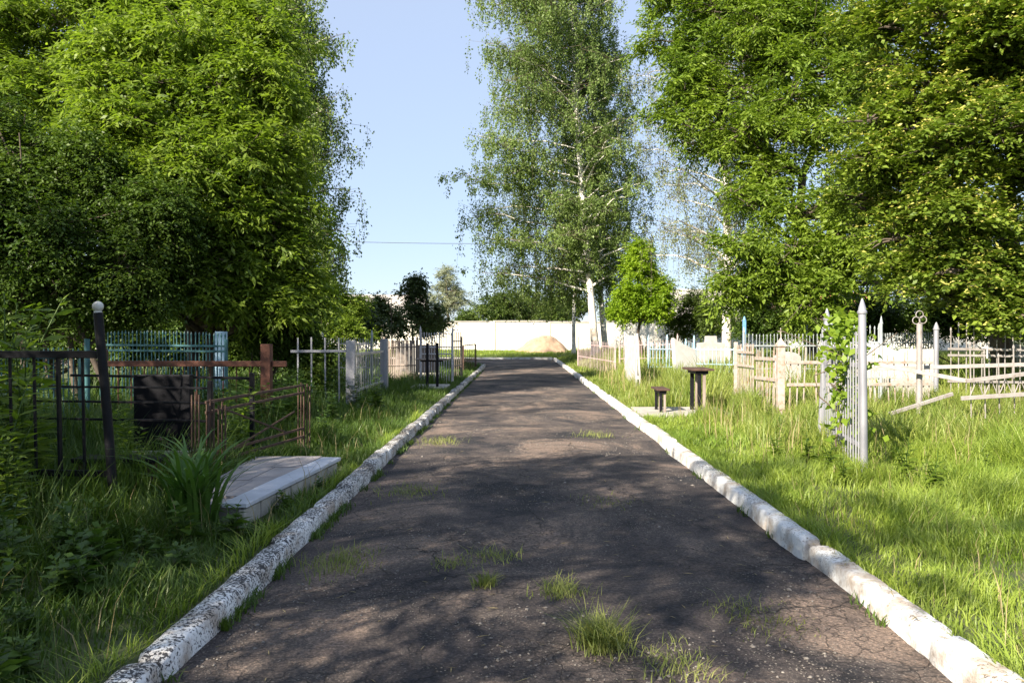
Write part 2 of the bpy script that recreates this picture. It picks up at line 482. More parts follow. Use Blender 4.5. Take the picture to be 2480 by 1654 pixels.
def build_ground():
    xs = np.unique(np.concatenate([[-900, -500, -250, -120, -70], np.linspace(-45, -1.76, 90), [-1.70, -1.66, 1.98, 2.03],
                                   np.linspace(-1.5, 1.8, 6), np.linspace(2.1, 45, 90), [70, 120, 250, 500, 900]]))
    ys = np.unique(np.concatenate([[-200, -90, -45, -25], np.linspace(-15, 37.2, 150), [37.36, 37.40, 46.96, 47.0, 47.06],
                                   np.linspace(38, 46.5, 8), np.linspace(47.6, 62, 30), [70, 85, 110, 160, 260, 500, 1000, 1800]]))
    X, Y = np.meshgrid(xs, ys)
    inr = ((X > -1.68) & (X < 2.0) & (Y < 46.98)) | ((X < 2.0) & (Y > 37.38) & (Y < 46.98) & (X > -69))
    Z = np.where(inr, -0.05, gz(X, Y))
    V = np.stack([X, Y, Z], -1).reshape(-1, 3)
    nx, ny = len(xs), len(ys)
    i = np.arange(nx * ny).reshape(ny, nx)
    Q = np.stack([i[:-1, :-1], i[:-1, 1:], i[1:, 1:], i[1:, :-1]], -1).reshape(-1, 4)
    o = link_mesh('ground', np_mesh('ground', V, Q), M['soil'], smooth=True)
    tag(o, 'green cemetery ground on both sides of the road', None, None, 'structure')

def road_z(X, Y):
    z = 0.028 * (1 - ((X - 0.175) / 1.77) ** 2) + 0.006 * np.sin(X * 3.1 + Y * 1.7) + 0.006 * np.sin(X * 1.3 - Y * 2.9 + 1)
    return z

def build_road():
    xs = np.linspace(-1.60, 1.95, 60); ys = np.linspace(-8, 46.98, 500)
    def grid(xs, ys, flat):
        X, Y = np.meshgrid(xs, ys)
        Z = road_z(X, Y) if not flat else np.full_like(X, -0.002)
        i = np.arange(X.size).reshape(len(ys), len(xs))
        return np.stack([X, Y, Z], -1).reshape(-1, 3), np.stack([i[:-1, :-1], i[:-1, 1:], i[1:, 1:], i[1:, :-1]], -1).reshape(-1, 4)
    V1, Q1 = grid(xs, ys, False)
    V2, Q2 = grid(np.linspace(-68, -1.60, 60), np.linspace(37.4, 46.98, 12), True)
    V = np.concatenate([V1, V2]); Q = np.concatenate([Q1, Q2 + len(V1)])
    o = link_mesh('road', np_mesh('road', V, Q), M['road'], smooth=True)
    tag(o, 'cracked asphalt road running straight to the white wall', None, None, 'structure')

KP = [(-0.004, -0.06), (0.0, 0.05), (0.003, 0.105), (0.010, 0.123), (0.024, 0.132), (0.075, 0.136), (0.130, 0.133), (0.148, 0.122), (0.155, 0.09), (0.158, -0.06)]
def build_kerb(p0, p1, side, lens, m, label, jit=0.011, amp=0.0026):
    """stones laid end to end from p0 to p1; the profile grows towards `side` (unit vector)"""
    p0 = np.array(p0, float); p1 = np.array(p1, float)
    L = np.linalg.norm(p1 - p0); d = (p1 - p0) / L; s2 = np.array(side, float)
    mb = MB(); t = 0.0; k = 0
    r = np.random.default_rng(int(abs(p0[0]) * 100 + 3))
    while t < L - 0.05:
        ln = min(lens[k % len(lens)] * r.uniform(0.92, 1.08), L - t); k += 1
        off = r.uniform(-jit, jit) * 1.6; dz = r.uniform(-jit, jit); tw = r.uniform(-jit, jit)
        ns = max(3, int(ln / 0.05))
        e1, e2, e3 = r.uniform(0, 6, 3)
        if t > 16: ns = max(3, int(ln / 0.3))
        ts = np.linspace(t + 0.009, t + ln - 0.014, ns)
        vs = []
        for q, tt in enumerate(ts):
            end = min(q, ns - 1 - q)
            sh = {0: 0.022, 1: 0.004}.get(end, 0.0) * r.uniform(0.6, 1.5)
            for (a, b) in KP:
                wv = math.sin(tt * 9 + e1 + a * 20) * 0.5 + math.sin(tt * 23 + e2 + b * 30) * 0.4
                bb = b + (dz - sh if b > 0 else 0) + ((r.normal(0, amp * 0.5) + wv * amp) if b > 0 else 0)
                aa = a + off + tw * (tt - t) / ln + r.normal(0, amp * 0.4) + math.sin(tt * 14 + e3) * amp * 0.8 + (sh * (0.5 if a < 0.07 else -0.5))
                xy = p0 + d * tt + s2 * aa
                vs.append((xy[0], xy[1], bb))
        n = len(KP); fs = []
        flip = (d[0] * s2[1] - d[1] * s2[0]) > 0
        for q in range(ns - 1):
            for j in range(n - 1):
                f = (q * n + j, q * n + j + 1, (q + 1) * n + j + 1, (q + 1) * n + j)
                fs.append(f if flip else f[::-1])
        fs.append(tuple(range(n))[::-1] if flip else tuple(range(n))); last = tuple((ns - 1) * n + j for j in range(n)); fs.append(last if flip else last[::-1])
        mb.add(vs, fs)
        t += ln
    o = mb.build('kerb', m, smooth=True)
    tag(o, label, None, None, 'structure')

build_ground(); build_road()
build_kerb((-1.58, 0.3), (-1.58, 37.2), (-1, 0), [0.75, 1.45, 1.0, 1.9, 1.2], M['kerb_l'], 'chipped white kerb with dark flecks along the shaded left edge of the road')
build_kerb((1.93, 0.55), (1.93, 46.9), (1, 0), [1.9, 1.35, 1.6, 0.85, 2.4, 2.1], M['kerb_r'], 'white painted kerb along the sunny right edge of the road')
build_kerb((1.9, 46.98), (-60, 46.98), (0, 1), [2.4], M['kerb_r'], 'white kerb crossing the far end of the road')
build_kerb((-1.74, 37.38), (-40, 37.38), (0, -1), [2.4], M['kerb_l'], 'kerb turning left round the far corner')

# ------------------------------------------------------------------ grass
def blades(P, h, wd, lean, r, curl=0.5):
    """P (n,3) roots, h heights, wd widths -> verts, quads (two quads per blade)"""
    n = len(P)
    az = 2.2 * np.sin(P[:, 0] * 2.7 + 1.3 * np.sin(P[:, 1] * 1.9)) + 2.0 * np.sin(P[:, 1] * 3.3 + P[:, 0] * 1.1) + r.normal(0, 1.5, n)
    ld = np.stack([np.cos(az), np.sin(az), np.zeros(n)], -1)
    fa = az + np.pi / 2 + r.normal(0, 0.5, n)
    sd_ = np.stack([np.cos(fa), np.sin(fa), np.zeros(n)], -1) * (wd / 2)[:, None]
    ln = (lean * r.uniform(0.3, 1.3, n) * h)[:, None]
    up = np.array([0, 0, 1.0])
    p0 = P
    p1 = P + up * (h * 0.52)[:, None] + ld * ln * 0.28
    p2 = P + up * (h * (1 - 0.28 * curl))[:, None] + ld * ln * 0.95
    V = np.stack([p0 - sd_, p0 + sd_, p1 + sd_ * 0.85, p1 - sd_ * 0.85, p2 + sd_ * 0.12, p2 - sd_ * 0.12], 1).reshape(-1, 3)
    b = (np.arange(n) * 6)[:, None]
    Q = np.concatenate([b + np.array([0, 1, 2, 3]), b + np.array([3, 2, 4, 5])], 1).reshape(-1, 4)
    return V, Q

def scatter(x0, x1, y0, y1, dens, r):
    n = int((x1 - x0) * (y1 - y0) * dens)
    return np.stack([r.uniform(x0, x1, n), r.uniform(y0, y1, n)], -1)

def clump(xy, r, k=3.1, seed=0):
    """0..1 patchiness"""
    x, y = xy[:, 0], xy[:, 1]
    a = np.sin(x * k + seed) * np.sin(y * k * 0.8 + 1.7 * seed) + np.sin(x * k * 2.3 - y * 1.9 + seed) * 0.6 + np.sin(y * k * 1.7 + x * 1.3) * 0.5
    return np.clip(a / 2.4 + 0.5, 0, 1)

def rects_mask(xy, rects):
    k = np.ones(len(xy), bool)
    for (a, b, c, d) in rects:
        k &= ~((xy[:, 0] > a) & (xy[:, 0] < b) & (xy[:, 1] > c) & (xy[:, 1] < d))
    return k

PADS = [(2.1, 3.75, 13.9, 15.5), (-2.9, -1.9, 20.3, 22.2)]

def grass_obj(zones, m, label, seed, hf):
    r = np.random.default_rng(seed)
    Vs, Qs, b = [], [], 0
    for (x0, x1, y0, y1, dens, h, wd, lean) in zones:
        xy = scatter(x0, x1, y0, y1, dens, r)
        # keep only what a camera near the road can ever see
        k = rects_mask(xy, PADS) & ~((xy[:, 0] > -2.8) & (xy[:, 0] < -2.075 + (xy[:, 1] - 6.04) * 0.093) & (xy[:, 1] > 6.08) & (xy[:, 1] < 8.62)) & (np.abs(xy[:, 0]) < 0.9 * xy[:, 1] + 2.2)
        xy = xy[k]
        c = clump(xy, r, 3.1, seed)
        xy = xy[r.random(len(xy)) < 0.45 + 0.55 * c]
        c = clump(xy, r, 3.1, seed)
        c2 = clump(xy, r, 0.9, seed + 2)
        hh = h * (0.40 + 0.75 * c + 0.45 * c2 ** 2) * r.uniform(0.5, 1.3, len(xy)) * hf(xy)
        P = np.concatenate([xy, gz(xy[:, 0], xy[:, 1])[:, None] - 0.01], 1)
        V, Q = blades(P, hh, wd * r.uniform(0.6, 1.4, len(xy)), lean, r)
        Vs.append(V); Qs.append(Q + b); b += len(V)
    o = link_mesh('grass', np_mesh('grass', np.concatenate(Vs), np.concatenate(Qs)), m)
    tag(o, label, 'grass', None, 'stuff')
    return o

def edge_fall(xy):
    d = np.where(xy[:, 0] > 0, xy[:, 0] - 2.08, -1.74 - xy[:, 0])
    return np.clip(0.45 + d * 0.55, 0.4, 1.0)
def edge_right(xy):
    d = xy[:, 0] - 2.08
    return np.clip(0.50 + d * 0.42, 0.45, 1.25)

grass_obj([(2.09, 4.6, 2.4, 6.0, 3300, 0.155, 0.0065, 0.75), (2.09, 5.2, 6.0, 10.0, 2600, 0.20, 0.007, 0.7),
           (4.6, 8, 3.0, 10.0, 1300, 0.24, 0.008, 0.7), (2.09, 3.4, 10.0, 16.0, 1500, 0.20, 0.009, 0.7)],
          M['grass'], 'short sunny grass beside the right kerb', 11, edge_right)
grass_obj([(3.0, 11, 9.5, 16.0, 900, 0.31, 0.011, 0.55), (2.6, 4.2, 15.5, 24, 700, 0.52, 0.012, 0.4), (2.08, 2.8, 15.3, 24, 1000, 0.30, 0.011, 0.6), (4.2, 14, 16, 26, 260, 0.50, 0.018, 0.45),
           (2.09, 4.0, 23.5, 46, 330, 0.26, 0.018, 0.6), (4.0, 20, 26, 46, 90, 0.42, 0.03, 0.5), (2.0, 28, 46, 57.5, 60, 0.24, 0.035, 0.6)],
          M['grass_tall'], 'tall seeding grass round the graves on the right', 12, edge_right)
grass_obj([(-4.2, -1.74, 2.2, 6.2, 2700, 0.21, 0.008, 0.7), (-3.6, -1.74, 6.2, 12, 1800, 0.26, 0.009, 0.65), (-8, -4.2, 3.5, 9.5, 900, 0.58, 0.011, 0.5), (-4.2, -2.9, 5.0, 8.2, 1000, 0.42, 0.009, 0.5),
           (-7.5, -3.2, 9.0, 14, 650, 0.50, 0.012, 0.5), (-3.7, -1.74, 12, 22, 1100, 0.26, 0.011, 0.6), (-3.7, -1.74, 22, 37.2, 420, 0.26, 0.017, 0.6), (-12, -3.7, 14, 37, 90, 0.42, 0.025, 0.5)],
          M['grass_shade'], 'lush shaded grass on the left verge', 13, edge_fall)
grass_obj([(2.07, 2.17, 2.4, 14, 3200, 0.15, 0.006, 1.3), (-1.84, -1.75, 2.4, 14, 2200, 0.13, 0.006, 1.2)], M['grass'], 'grass leaning over the backs of both kerbs', 17, lambda xy: np.ones(len(xy)))
grass_obj([(-16, 2.2, 47.2, 57.8, 160, 0.14, 0.022, 0.6)], M['grass'], 'short grass in front of the white wall', 14, lambda xy: np.ones(len(xy)))

grass_obj([(2.5, 11, 8.0, 17.0, 40, 0.48, 0.006, 0.35), (2.15, 6, 3.0, 8.0, 60, 0.22, 0.004, 0.6), (2.3, 9, 17, 30, 25, 0.6, 0.01, 0.35), (-6, -1.8, 3, 14, 25, 0.36, 0.005, 0.5)],
          M['straw'], 'dry straw-coloured grass stalks among the green', 16, lambda xy: np.ones(len(xy)))
# ------------------------------------------------------------------ leaves and trees
def leaves(P, A, L, Wd, r, tilt=0.5, fold=0.18, upb=1.0):
    n = len(P)
    A = nrm(A)
    upv = np.array([0, 0, upb]) + r.normal(0, tilt, (n, 3))
    S = nrm(np.cross(A, upv))
    N = np.cross(S, A)
    L = L[:, None]; Wd = Wd[:, None]
    mid = P + A * L * 0.42
    V = np.stack([P, mid + S * Wd * 0.5 + N * Wd * fold, P + A * L, mid - S * Wd * 0.5 + N * Wd * fold], 1).reshape(-1, 3)
    b = (np.arange(n) * 4)[:, None]
    return V, b + np.array([0, 1, 2, 3])

def sprays(O, D, L, m, llen, lw, r, droop=0.5, spread=0.9, tilt=0.5, sag=0.25, upb=1.0):
    """O,D (s,3): shoots; m leaves on each"""
    s = len(O)
    t = (np.arange(m) + 0.6) / m
    T = np.repeat(t[None], s, 0) + r.uniform(-0.4, 0.4, (s, m)) / m
    D = nrm(D)
    P = O[:, None] + D[:, None] * (L[:, None] * T)[..., None]
    P[..., 2] -= sag * L[:, None] * T ** 2
    side = nrm(np.cross(D, np.array([0, 0, 1.0]) + r.normal(0, 0.25, (s, 3))))
    sg = np.where(np.arange(m) % 2 == 0, 1.0, -1.0)[None, :, None]
    A = D[:, None] * 0.75 + side[:, None] * sg * spread + r.normal(0, 0.28, (s, m, 3))
    A[..., 2] -= droop
    P = P.reshape(-1, 3); A = A.reshape(-1, 3)
    ll = llen * r.uniform(0.42, 1.3, len(P)); ww = lw * r.uniform(0.7, 1.2, len(P))
    return leaves(P, A, ll, ww, r, tilt, 0.16, upb)

class Foliage:
    def __init__(s): s.V = []; s.Q = []; s.n = 0
    def add(s, VQ):
        V, Q = VQ
        s.V.append(V); s.Q.append(Q + s.n); s.n += len(V)
    def build(s, name, m, parent):
        V = np.concatenate(s.V) - origin[parent.name]
        return link_mesh(name, np_mesh(name, V, np.concatenate(s.Q)), m, parent)

def curve(p0, p1, r, n=6, bow=0.12, lift=0.0):
    p0, p1 = np.array(p0, float), np.array(p1, float)
    L = np.linalg.norm(p1 - p0)
    o = r.normal(0, bow * L, 3); o[2] += lift * L
    t = np.linspace(0, 1, n)[:, None]
    return p0 * (1 - t) + p1 * t + o * (4 * t * (1 - t)) * 0.5 + r.normal(0, 0.012 * L, (n, 3)) * (t * (1 - t) * 4)

def broadleaf(name, base, lobes, label, cat, leafm, seed, nb=300, tw=12, m=9, tl=0.42, llen=0.085, lw=0.035, droop=0.55,
              tr=0.16, barkm=None, group=None, stems=None, inner=0.45, bl=1.0, tilt=0.5, bracts=None, flat=0.0, sag=0.25, limb_vis=True, upb=1.0, core=True, nsub=6):
    """lobes: list of (centre xyz, rx, ry, rz); every branchlet starts on a limb inside its lobe"""
    r = np.random.default_rng(seed)
    base = np.array(base, float)
    root = empty(name, base, label, cat, group)
    wood = MB(); fo = Foliage(); br = Foliage()
    lobes = [(np.array(c, float), np.array(s_, float)) for c, s_ in lobes]
    top = max(lobes, key=lambda q: q[0][2])[0]
    sub = []
    for c, s_ in lobes:                      # break every mass into smaller uneven clumps
        if core: sub.append((c, s_ * 0.62))
        for q in range(nsub):
            u = nrm(r.normal(0, 1, 3)); u[2] *= 0.8
            sub.append((c + u * s_ * r.uniform(0.55, 0.85), s_ * r.uniform(0.36, 0.72) * (np.array([1.15, 1.15, 0.55]) if flat else np.array([1.05, 1.05, 0.9]))))
    lobes = sub
    vol = np.array([np.prod(s_) ** 0.72 for c, s_ in lobes]); vol /= vol.sum()
    stems = stems or [(0, 0)]
    trunks = []
    for k, (dx, dy) in enumerate(stems):
        b0 = base + np.array([dx, dy, -0.1])
        tp = top + r.normal(0, 0.5, 3) * (1 if k else 0.2)
        pts = curve(b0, tp, r, 12, 0.05)
        H = tp[2] - b0[2]
        rad = [tr * (1.25 if i == 0 else 1) * (1 - 0.85 * i / 11) / (1 + 0.35 * (len(stems) - 1)) for i in range(12)]
        wood.tube(pts, rad, 9)
        trunks.append((pts, rad))
    for li, (c, s_) in enumerate(lobes):
        pts, rad = trunks[li % len(trunks)]
        # limb leaves the trunk a little under the lobe
        zz = c[2] - 0.45 * np.linalg.norm(c[:2] - base[:2]) - 0.3
        i0 = int(np.clip(np.searchsorted(pts[:, 2], zz), 2, 10))
        lr = rad[i0] * 0.6
        lp = curve(pts[i0], c, r, 7, 0.07, 0.05)
        wood.tube(lp, np.linspace(lr, lr * 0.35, 7), 6)
        k = max(4, int(nb * vol[li]))
        u = nrm(r.normal(0, 1, (k, 3)))
        u[:, 2] = np.where(u[:, 2] < -0.75, -u[:, 2] * 0.5, u[:, 2])
        rr = inner + (1.0 - inner) * r.random(k) ** 0.55 + np.abs(r.normal(0, 0.16, k))
        tip = c + u * rr[:, None] * s_
        tip[:, 2] = np.maximum(tip[:, 2], base[2] + 0.35)
        st = c + u * 0.25 * s_ * r.uniform(0.3, 1.0, (k, 1))
        OO, DD = [], []
        for j in range(k):
            bp = curve(st[j], tip[j], r, 5, 0.09, 0.10)
            if limb_vis: wood.tube(bp, np.linspace(lr * 0.28, 0.004, 5), 4, False)
            tt = 1 - r.random(tw) ** 1.5 * 0.75 * bl
            f = tt * 4; i = np.minimum(f.astype(int), 3); fr = (f - i)[:, None]
            OO.append(bp[i] * (1 - fr) + bp[i + 1] * fr + r.normal(0, 0.07, (tw, 3)))
            dd = nrm(bp[4] - bp[1])[None] * 0.9 + r.normal(0, 0.7, (tw, 3)); dd[:, 2] = dd[:, 2] * (0.35 if flat else 0.7)
            DD.append(dd)
        O = np.concatenate(OO); D = np.concatenate(DD)
        Lh = tl * r.uniform(0.55, 1.35, len(O))
        fo.add(sprays(O, D, Lh, m, llen, lw, r, droop, 0.9, tilt, sag, upb))
        if bracts:
            q = r.random(len(O)) < bracts * np.clip((O[:, 2] - c[2]) / s_[2] * 0.6 + 0.6, 0.15, 1)
            br.add(sprays(O[q] + np.array([0, 0, 0.03]), D[q], Lh[q], 7, llen * 0.75, lw * 0.45, r, 0.15, 0.9, 0.8, 0.1))
    wood.build('trunk', barkm or M['bark'], root, smooth=True)
    fo.build('crown', leafm, root)
    if bracts and br.n: br.build('blossom', M['bract'], root)
    return root

def birch(base, H, hw, label, seed, nl=46, ns=15, mleaf=26, tr=0.2, z0=0.22, lean=(0, 0), llen=0.075, lw=0.055, smin=0.8, smax=3.0, leafm=None,
          group=None, low=2.0, skew=(0, 0), asc=0.5, front_low=None):
    r = np.random.default_rng(seed)
    base = np.array(base, float)
    root = empty('birch_tree', base, label, 'birch tree', group)
    wood = MB(); fo = Foliage(); tw = MB()
    n = 16
    t = np.linspace(0, 1, n)
    pts = base + np.stack([lean[0] * t + 0.12 * np.sin(t * 5 + seed), lean[1] * t + 0.12 * np.sin(t * 4 + 2 * seed), t * H - 0.1], -1)
    rad = tr * (1 - t) ** 0.8 + 0.012
    rad[0] *= 1.3
    wood.tube(pts, rad, 12)
    ga = r.uniform(0, 6)
    P0, LEN, PHI = [], [], []
    for i in range(nl):
        u = (i + r.uniform(0, 1)) / nl
        h = z0 + (0.97 - z0) * u
        k = h * (n - 1); i0 = int(k); fr = k - i0
        p = pts[i0] * (1 - fr) + pts[min(i0 + 1, n - 1)] * fr
        prof = math.sin(math.pi * min(1, (0.16 + 0.84 * ((1 - u) ** 0.75)) )) * 0.25 + (1 - u) ** 0.36 * 0.88
        ga += 2.4 + r.uniform(-0.4, 0.4)
        ln = hw * prof * r.uniform(0.65, 1.1)
        d = np.array([math.cos(ga), math.sin(ga), 0])
        ln *= 1 + 0.35 * (d[0] * skew[0] + d[1] * skew[1])
        up = asc * ln * r.uniform(0.6, 1.2) * (0.35 if front_low and d[0] < -0.25 and u < 0.4 else 1)
        s = np.linspace(0, 1, 7)[:, None]
        lp = p + d * ln * s + np.array([0, 0, 1.0]) * (up * (1.5 * s - 0.75 * s ** 2)) + r.normal(0, 0.03 * ln, (7, 3)) * s
        lr = max(0.012, rad[i0] * 0.38)
        wood.tube(lp, np.linspace(lr, 0.006, 7), 5, False)
        left = bool(front_low) and d[0] < -0.25
        front = bool(front_low) and not left and d[1] < 0.1
        for j in range(int(ns * 1.7) if left else (int(ns * 0.5) if front else ns)):
            tt = 0.18 + 0.82 * r.random() ** 0.7
            f = tt * 6; a = min(int(f), 5); q = lp[a] * (1 - (f - a)) + lp[a + 1] * (f - a)
            # side twig then hanging strand
            sd_ = r.normal(0, 0.42 * (0.4 + hw / 5), 3); sd_[2] = sd_[2] * 0.5 + 0.1
            q2 = q + sd_
            sl = r.uniform(0.35, 1.15) if r.random() < (0.55 + 0.3 * u) * (0.45 if left and u < 0.5 else 1) else r.uniform(smin, smax * (1.45 if left and u < 0.4 else 1)) * (0.65 + 0.5 * (1 - u))
            lw_ = front_low if (front_low and (q2[1] < base[1] - 0.9 or (q2[1] < base[1] + 1.0 and q2[0] > base[0] - 1.3))) else low
            sl = min(sl, max(0.25, q2[2] - base[2] - lw_ * r.uniform(0.8, 1.5)))
            P0.append(np.concatenate([q, q2])); LEN.append(sl); PHI.append(r.uniform(0, 6.28))
    P0 = np.array(P0); LEN = np.array(LEN); PHI = np.array(PHI)
    for a, sl, ph in zip(P0, LEN, PHI):
        q, q2 = a[:3], a[3:]
        e = q2 + np.array([math.cos(ph) * 0.1 * sl, math.sin(ph) * 0.1 * sl, -sl])
        md = (q2 + e) / 2 + np.array([math.cos(ph), math.sin(ph), 0]) * 0.06 * sl
        tw.tube([q, q2, md, e], [0.007, 0.005, 0.004, 0.002], 3, False)
    s = len(P0)
    T = r.random((s, mleaf)) ** 0.9
    q2 = P0[:, 3:]
    off = np.stack([np.cos(PHI), np.sin(PHI), np.zeros(s)], -1)
    P = q2[:, None] + off[:, None] * (LEN[:, None] * (0.1 * T + 0.2 * T * (1 - T)))[..., None]
    P[..., 2] -= LEN[:, None] * T
    P = P + r.normal(0, 0.13, P.shape) * (1.15 - 0.7 * T)[..., None]
    A = r.normal(0, 0.55, P.shape); A[..., 2] -= 0.75
    P = P.reshape(-1, 3); A = A.reshape(-1, 3)
    fo.add(leaves(P, A, llen * r.uniform(0.6, 1.3, len(P)), lw * r.uniform(0.7, 1.2, len(P)), r, 0.9))
    tk = wood.build('trunk', M['birch_bark'], root, smooth=True)
    tw.build('twigs', M['twig'], root)
    fo.build('crown', leafm or M['birch'], root)
    return root

def lob(px, py, Y, rpx, ry=None, rz=None, dY=None):
    c = W(px, py, Y); s = rpx / F * Y
    return (c, (s, dY or s * 0.9, (rz / F * Y) if rz else s))

def at(px, Y):
    x = (px - 1260) / F * Y
    return (x, Y, float(gz(x, Y)))

BG = 'birches standing along the cemetery'
# ---- right side
birch(at(1438, 41), 23, 4.7, 'tall white birch beside the end of the right kerb, its trunk bare and bright', 21, nl=104, ns=36, mleaf=44, front_low=9.5, tr=0.185, z0=0.14, lean=(-1.4, 0), group=BG, smax=2.9, low=2.1, skew=(-1.15, -0.2), llen=0.115, lw=0.078)
birch(at(1468, 45), 18, 3.4, 'second birch just behind the bright one, trunk leaning left and darkly flecked', 22, nl=50, ns=24, mleaf=42, tr=0.17, z0=0.2, lean=(-1.0, 0), group=BG, smax=2.6, low=2.4, llen=0.115, lw=0.078, skew=(0.4, 0))
birch(at(1394, 51), 13, 2.4, 'thin birch nearest the white wall, half hidden by hanging twigs', 23, nl=30, ns=18, mleaf=34, tr=0.12, z0=0.35, group=BG, smax=2.0, low=2.6, llen=0.095, lw=0.06)
birch(at(1764, 34), 15, 3.6, 'sparse birch with a pale trunk behind the rusty cream fence', 24, nl=64, ns=24, mleaf=30, tr=0.21, z0=0.22, lean=(-0.5, 0), group=BG, smax=2.6, low=2.0, llen=0.085, lw=0.055, skew=(-0.45, 0), leafm=M['birch_far'])
broadleaf('maple_tree', at(1556, 36.5), [lob(1558, 655, 36.5, 36), lob(1530, 712, 36.5, 36), lob(1588, 705, 36.5, 36), lob(1552, 612, 36.5, 22), lob(1565, 742, 36.5, 44), lob(1508, 752, 36.5, 24), lob(1605, 745, 36.5, 26)],
          'small bright green maple in full sun beside the birch trunks', 'tree', M['maple_fresh'], 31, inner=0.3, nb=260, tw=13, m=9, tl=0.5, llen=0.15, lw=0.07, tr=0.09)
broadleaf('maple_tree', at(1965, 25), [lob(1960, 120, 26, 150), lob(1800, 60, 27, 140), lob(1690, 150, 27, 105), lob(1880, 300, 25, 120), lob(1700, 340, 26, 85), lob(2010, 330, 24, 80),
                                       lob(1640, -20, 28, 100), lob(1980, -60, 27, 150), lob(1850, 480, 24, 100), lob(1960, 560, 23, 115), lob(1800, 610, 23, 70), lob(2040, 660, 22, 85),
                                       lob(1880, 690, 23, 90), lob(1960, 740, 22, 80), lob(1720, 250, 26, 60), lob(2060, 480, 23, 85), lob(2080, 570, 22, 80), lob(1830, 400, 25, 90), lob(1920, 660, 22.5, 90), lob(1780, 700, 23, 60), lob(2050, 200, 25, 90), lob(1630, 260, 27, 70), lob(1620, 120, 28, 75), lob(1780, 330, 26, 85), lob(1900, 180, 26, 120), lob(1700, 30, 28, 110)],
          'tall ash-leaved maple whose trunk shows between bright green hanging sprays', 'tree', M['maple_tall'], 32, nb=1400, tw=11, m=8, tl=0.55, llen=0.20, lw=0.066, tr=0.2, inner=0.35)
broadleaf('linden_tree', at(2420, 17.5), [lob(2330, 130, 17, 190), lob(2480, 60, 17, 200), lob(2180, 330, 17, 130), lob(2350, 380, 16.5, 170), lob(2520, 330, 16.5, 180), lob(2140, 110, 18, 110), lob(2230, -20, 18, 120),
                                          lob(2250, 540, 16.5, 140), lob(2420, 560, 16, 160), lob(2120, 470, 17.5, 90), lob(2330, 690, 16, 110), lob(2500, 690, 16, 130), lob(2200, 680, 17, 85), lob(2430, 760, 15.5, 75), lob(2680, 200, 17, 260), lob(2700, 600, 17, 220), lob(2480, -220, 18, 280)],
          'dense linden with yellowish blossom over the white fence at the right edge', 'linden tree', M['linden'], 33, core=False, nsub=7, nb=2500, tw=11, m=8, tl=0.45, llen=0.122, lw=0.085, droop=0.28, tr=0.26, inner=0.5, bracts=0.36, flat=0.62, tilt=0.35, sag=0.3)
# ---- left side
birch(at(648, 27), 13.6, 2.5, 'large weeping birch that ends the left row of trees against the sky', 25, nl=90, ns=34, mleaf=44, tr=0.24, z0=0.10, lean=(0.2, 0), group=BG, smin=0.8, smax=2.2, low=0.9, llen=0.10, lw=0.066, skew=(0.25, 0))
birch(at(490, 31), 19, 5.2, 'tall birch rising behind the ash-leaved maple on the left', 26, nl=84, ns=28, mleaf=42, tr=0.24, z0=0.25, group=BG, smax=3.0, llen=0.095, lw=0.065)
broadleaf('maple_tree', at(520, 16.8), [lob(460, 160, 16.6, 130), lob(580, 220, 16.6, 120), lob(330, 250, 16.1, 130), lob(520, 370, 16.1, 140), lob(620, 420, 16.6, 110), lob(400, 420, 16.1, 100), lob(560, 560, 16.1, 120), lob(660, 600, 16.6, 90),
                                        lob(480, 680, 15.6, 90), lob(600, 720, 16.1, 90), lob(700, 740, 16.6, 75), lob(260, 150, 16.6, 110), lob(640, 120, 17.6, 90), lob(420, 560, 16.0, 80), lob(400, 700, 15.6, 70), lob(560, 680, 16.0, 80), lob(680, 520, 16.4, 80), lob(330, 340, 16.2, 90), lob(520, 60, 18, 110), lob(400, 20, 18, 110), lob(640, 250, 17, 90), lob(250, 380, 16.4, 90), lob(700, 660, 16.8, 60)],
          'broad sunlit ash-leaved maple in the middle of the left row', 'tree', M['maple'], 34, nb=1550, tw=11, m=8, tl=0.48, llen=0.165, lw=0.056, tr=0.2, inner=0.4, stems=[(0, 0), (-0.7, 0.4)])
broadleaf('maple_tree', at(120, 25), [lob(60, 60, 24, 150), lob(230, 20, 24, 140), lob(100, 230, 23.5, 130), lob(-60, 200, 23, 140), lob(120, -160, 25, 180), lob(20, 330, 23, 110), lob(330, -60, 25, 140), lob(200, 330, 22, 90), lob(330, 120, 24, 90)],
          'pale green maple filling the top left corner', 'tree', M['maple'], 35, nb=1400, tw=11, m=8, tl=0.55, llen=0.19, lw=0.062, tr=0.2, inner=0.4)
broadleaf('plum_tree', at(190, 14.4), [lob(60, 470, 14.3, 140), lob(210, 430, 14.8, 120), lob(330, 520, 14.8, 120), lob(120, 620, 13.8, 130), lob(280, 660, 14.3, 110), lob(380, 640, 15.3, 80), lob(-60, 560, 13.8, 140), lob(20, 360, 14.8, 110), lob(60, 720, 14.4, 90), lob(200, 740, 14.6, 80), lob(330, 730, 14.8, 80)],
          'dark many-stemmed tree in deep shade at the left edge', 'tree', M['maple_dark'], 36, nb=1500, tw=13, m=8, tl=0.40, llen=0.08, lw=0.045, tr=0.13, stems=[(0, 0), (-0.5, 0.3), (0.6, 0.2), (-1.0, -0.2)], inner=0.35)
broadleaf('elder_shrub', at(800, 27), [lob(790, 710, 27, 60), lob(845, 745, 27, 42), lob(750, 760, 27, 55), lob(840, 800, 26, 40), lob(780, 810, 26, 45)],
          'leafy shrub at the foot of the weeping birch', 'shrub', M['maple'], 37, nb=420, tw=11, m=8, tl=0.4, llen=0.10, lw=0.05, tr=0.05, stems=[(0, 0), (0.4, 0.1), (-0.4, 0)])
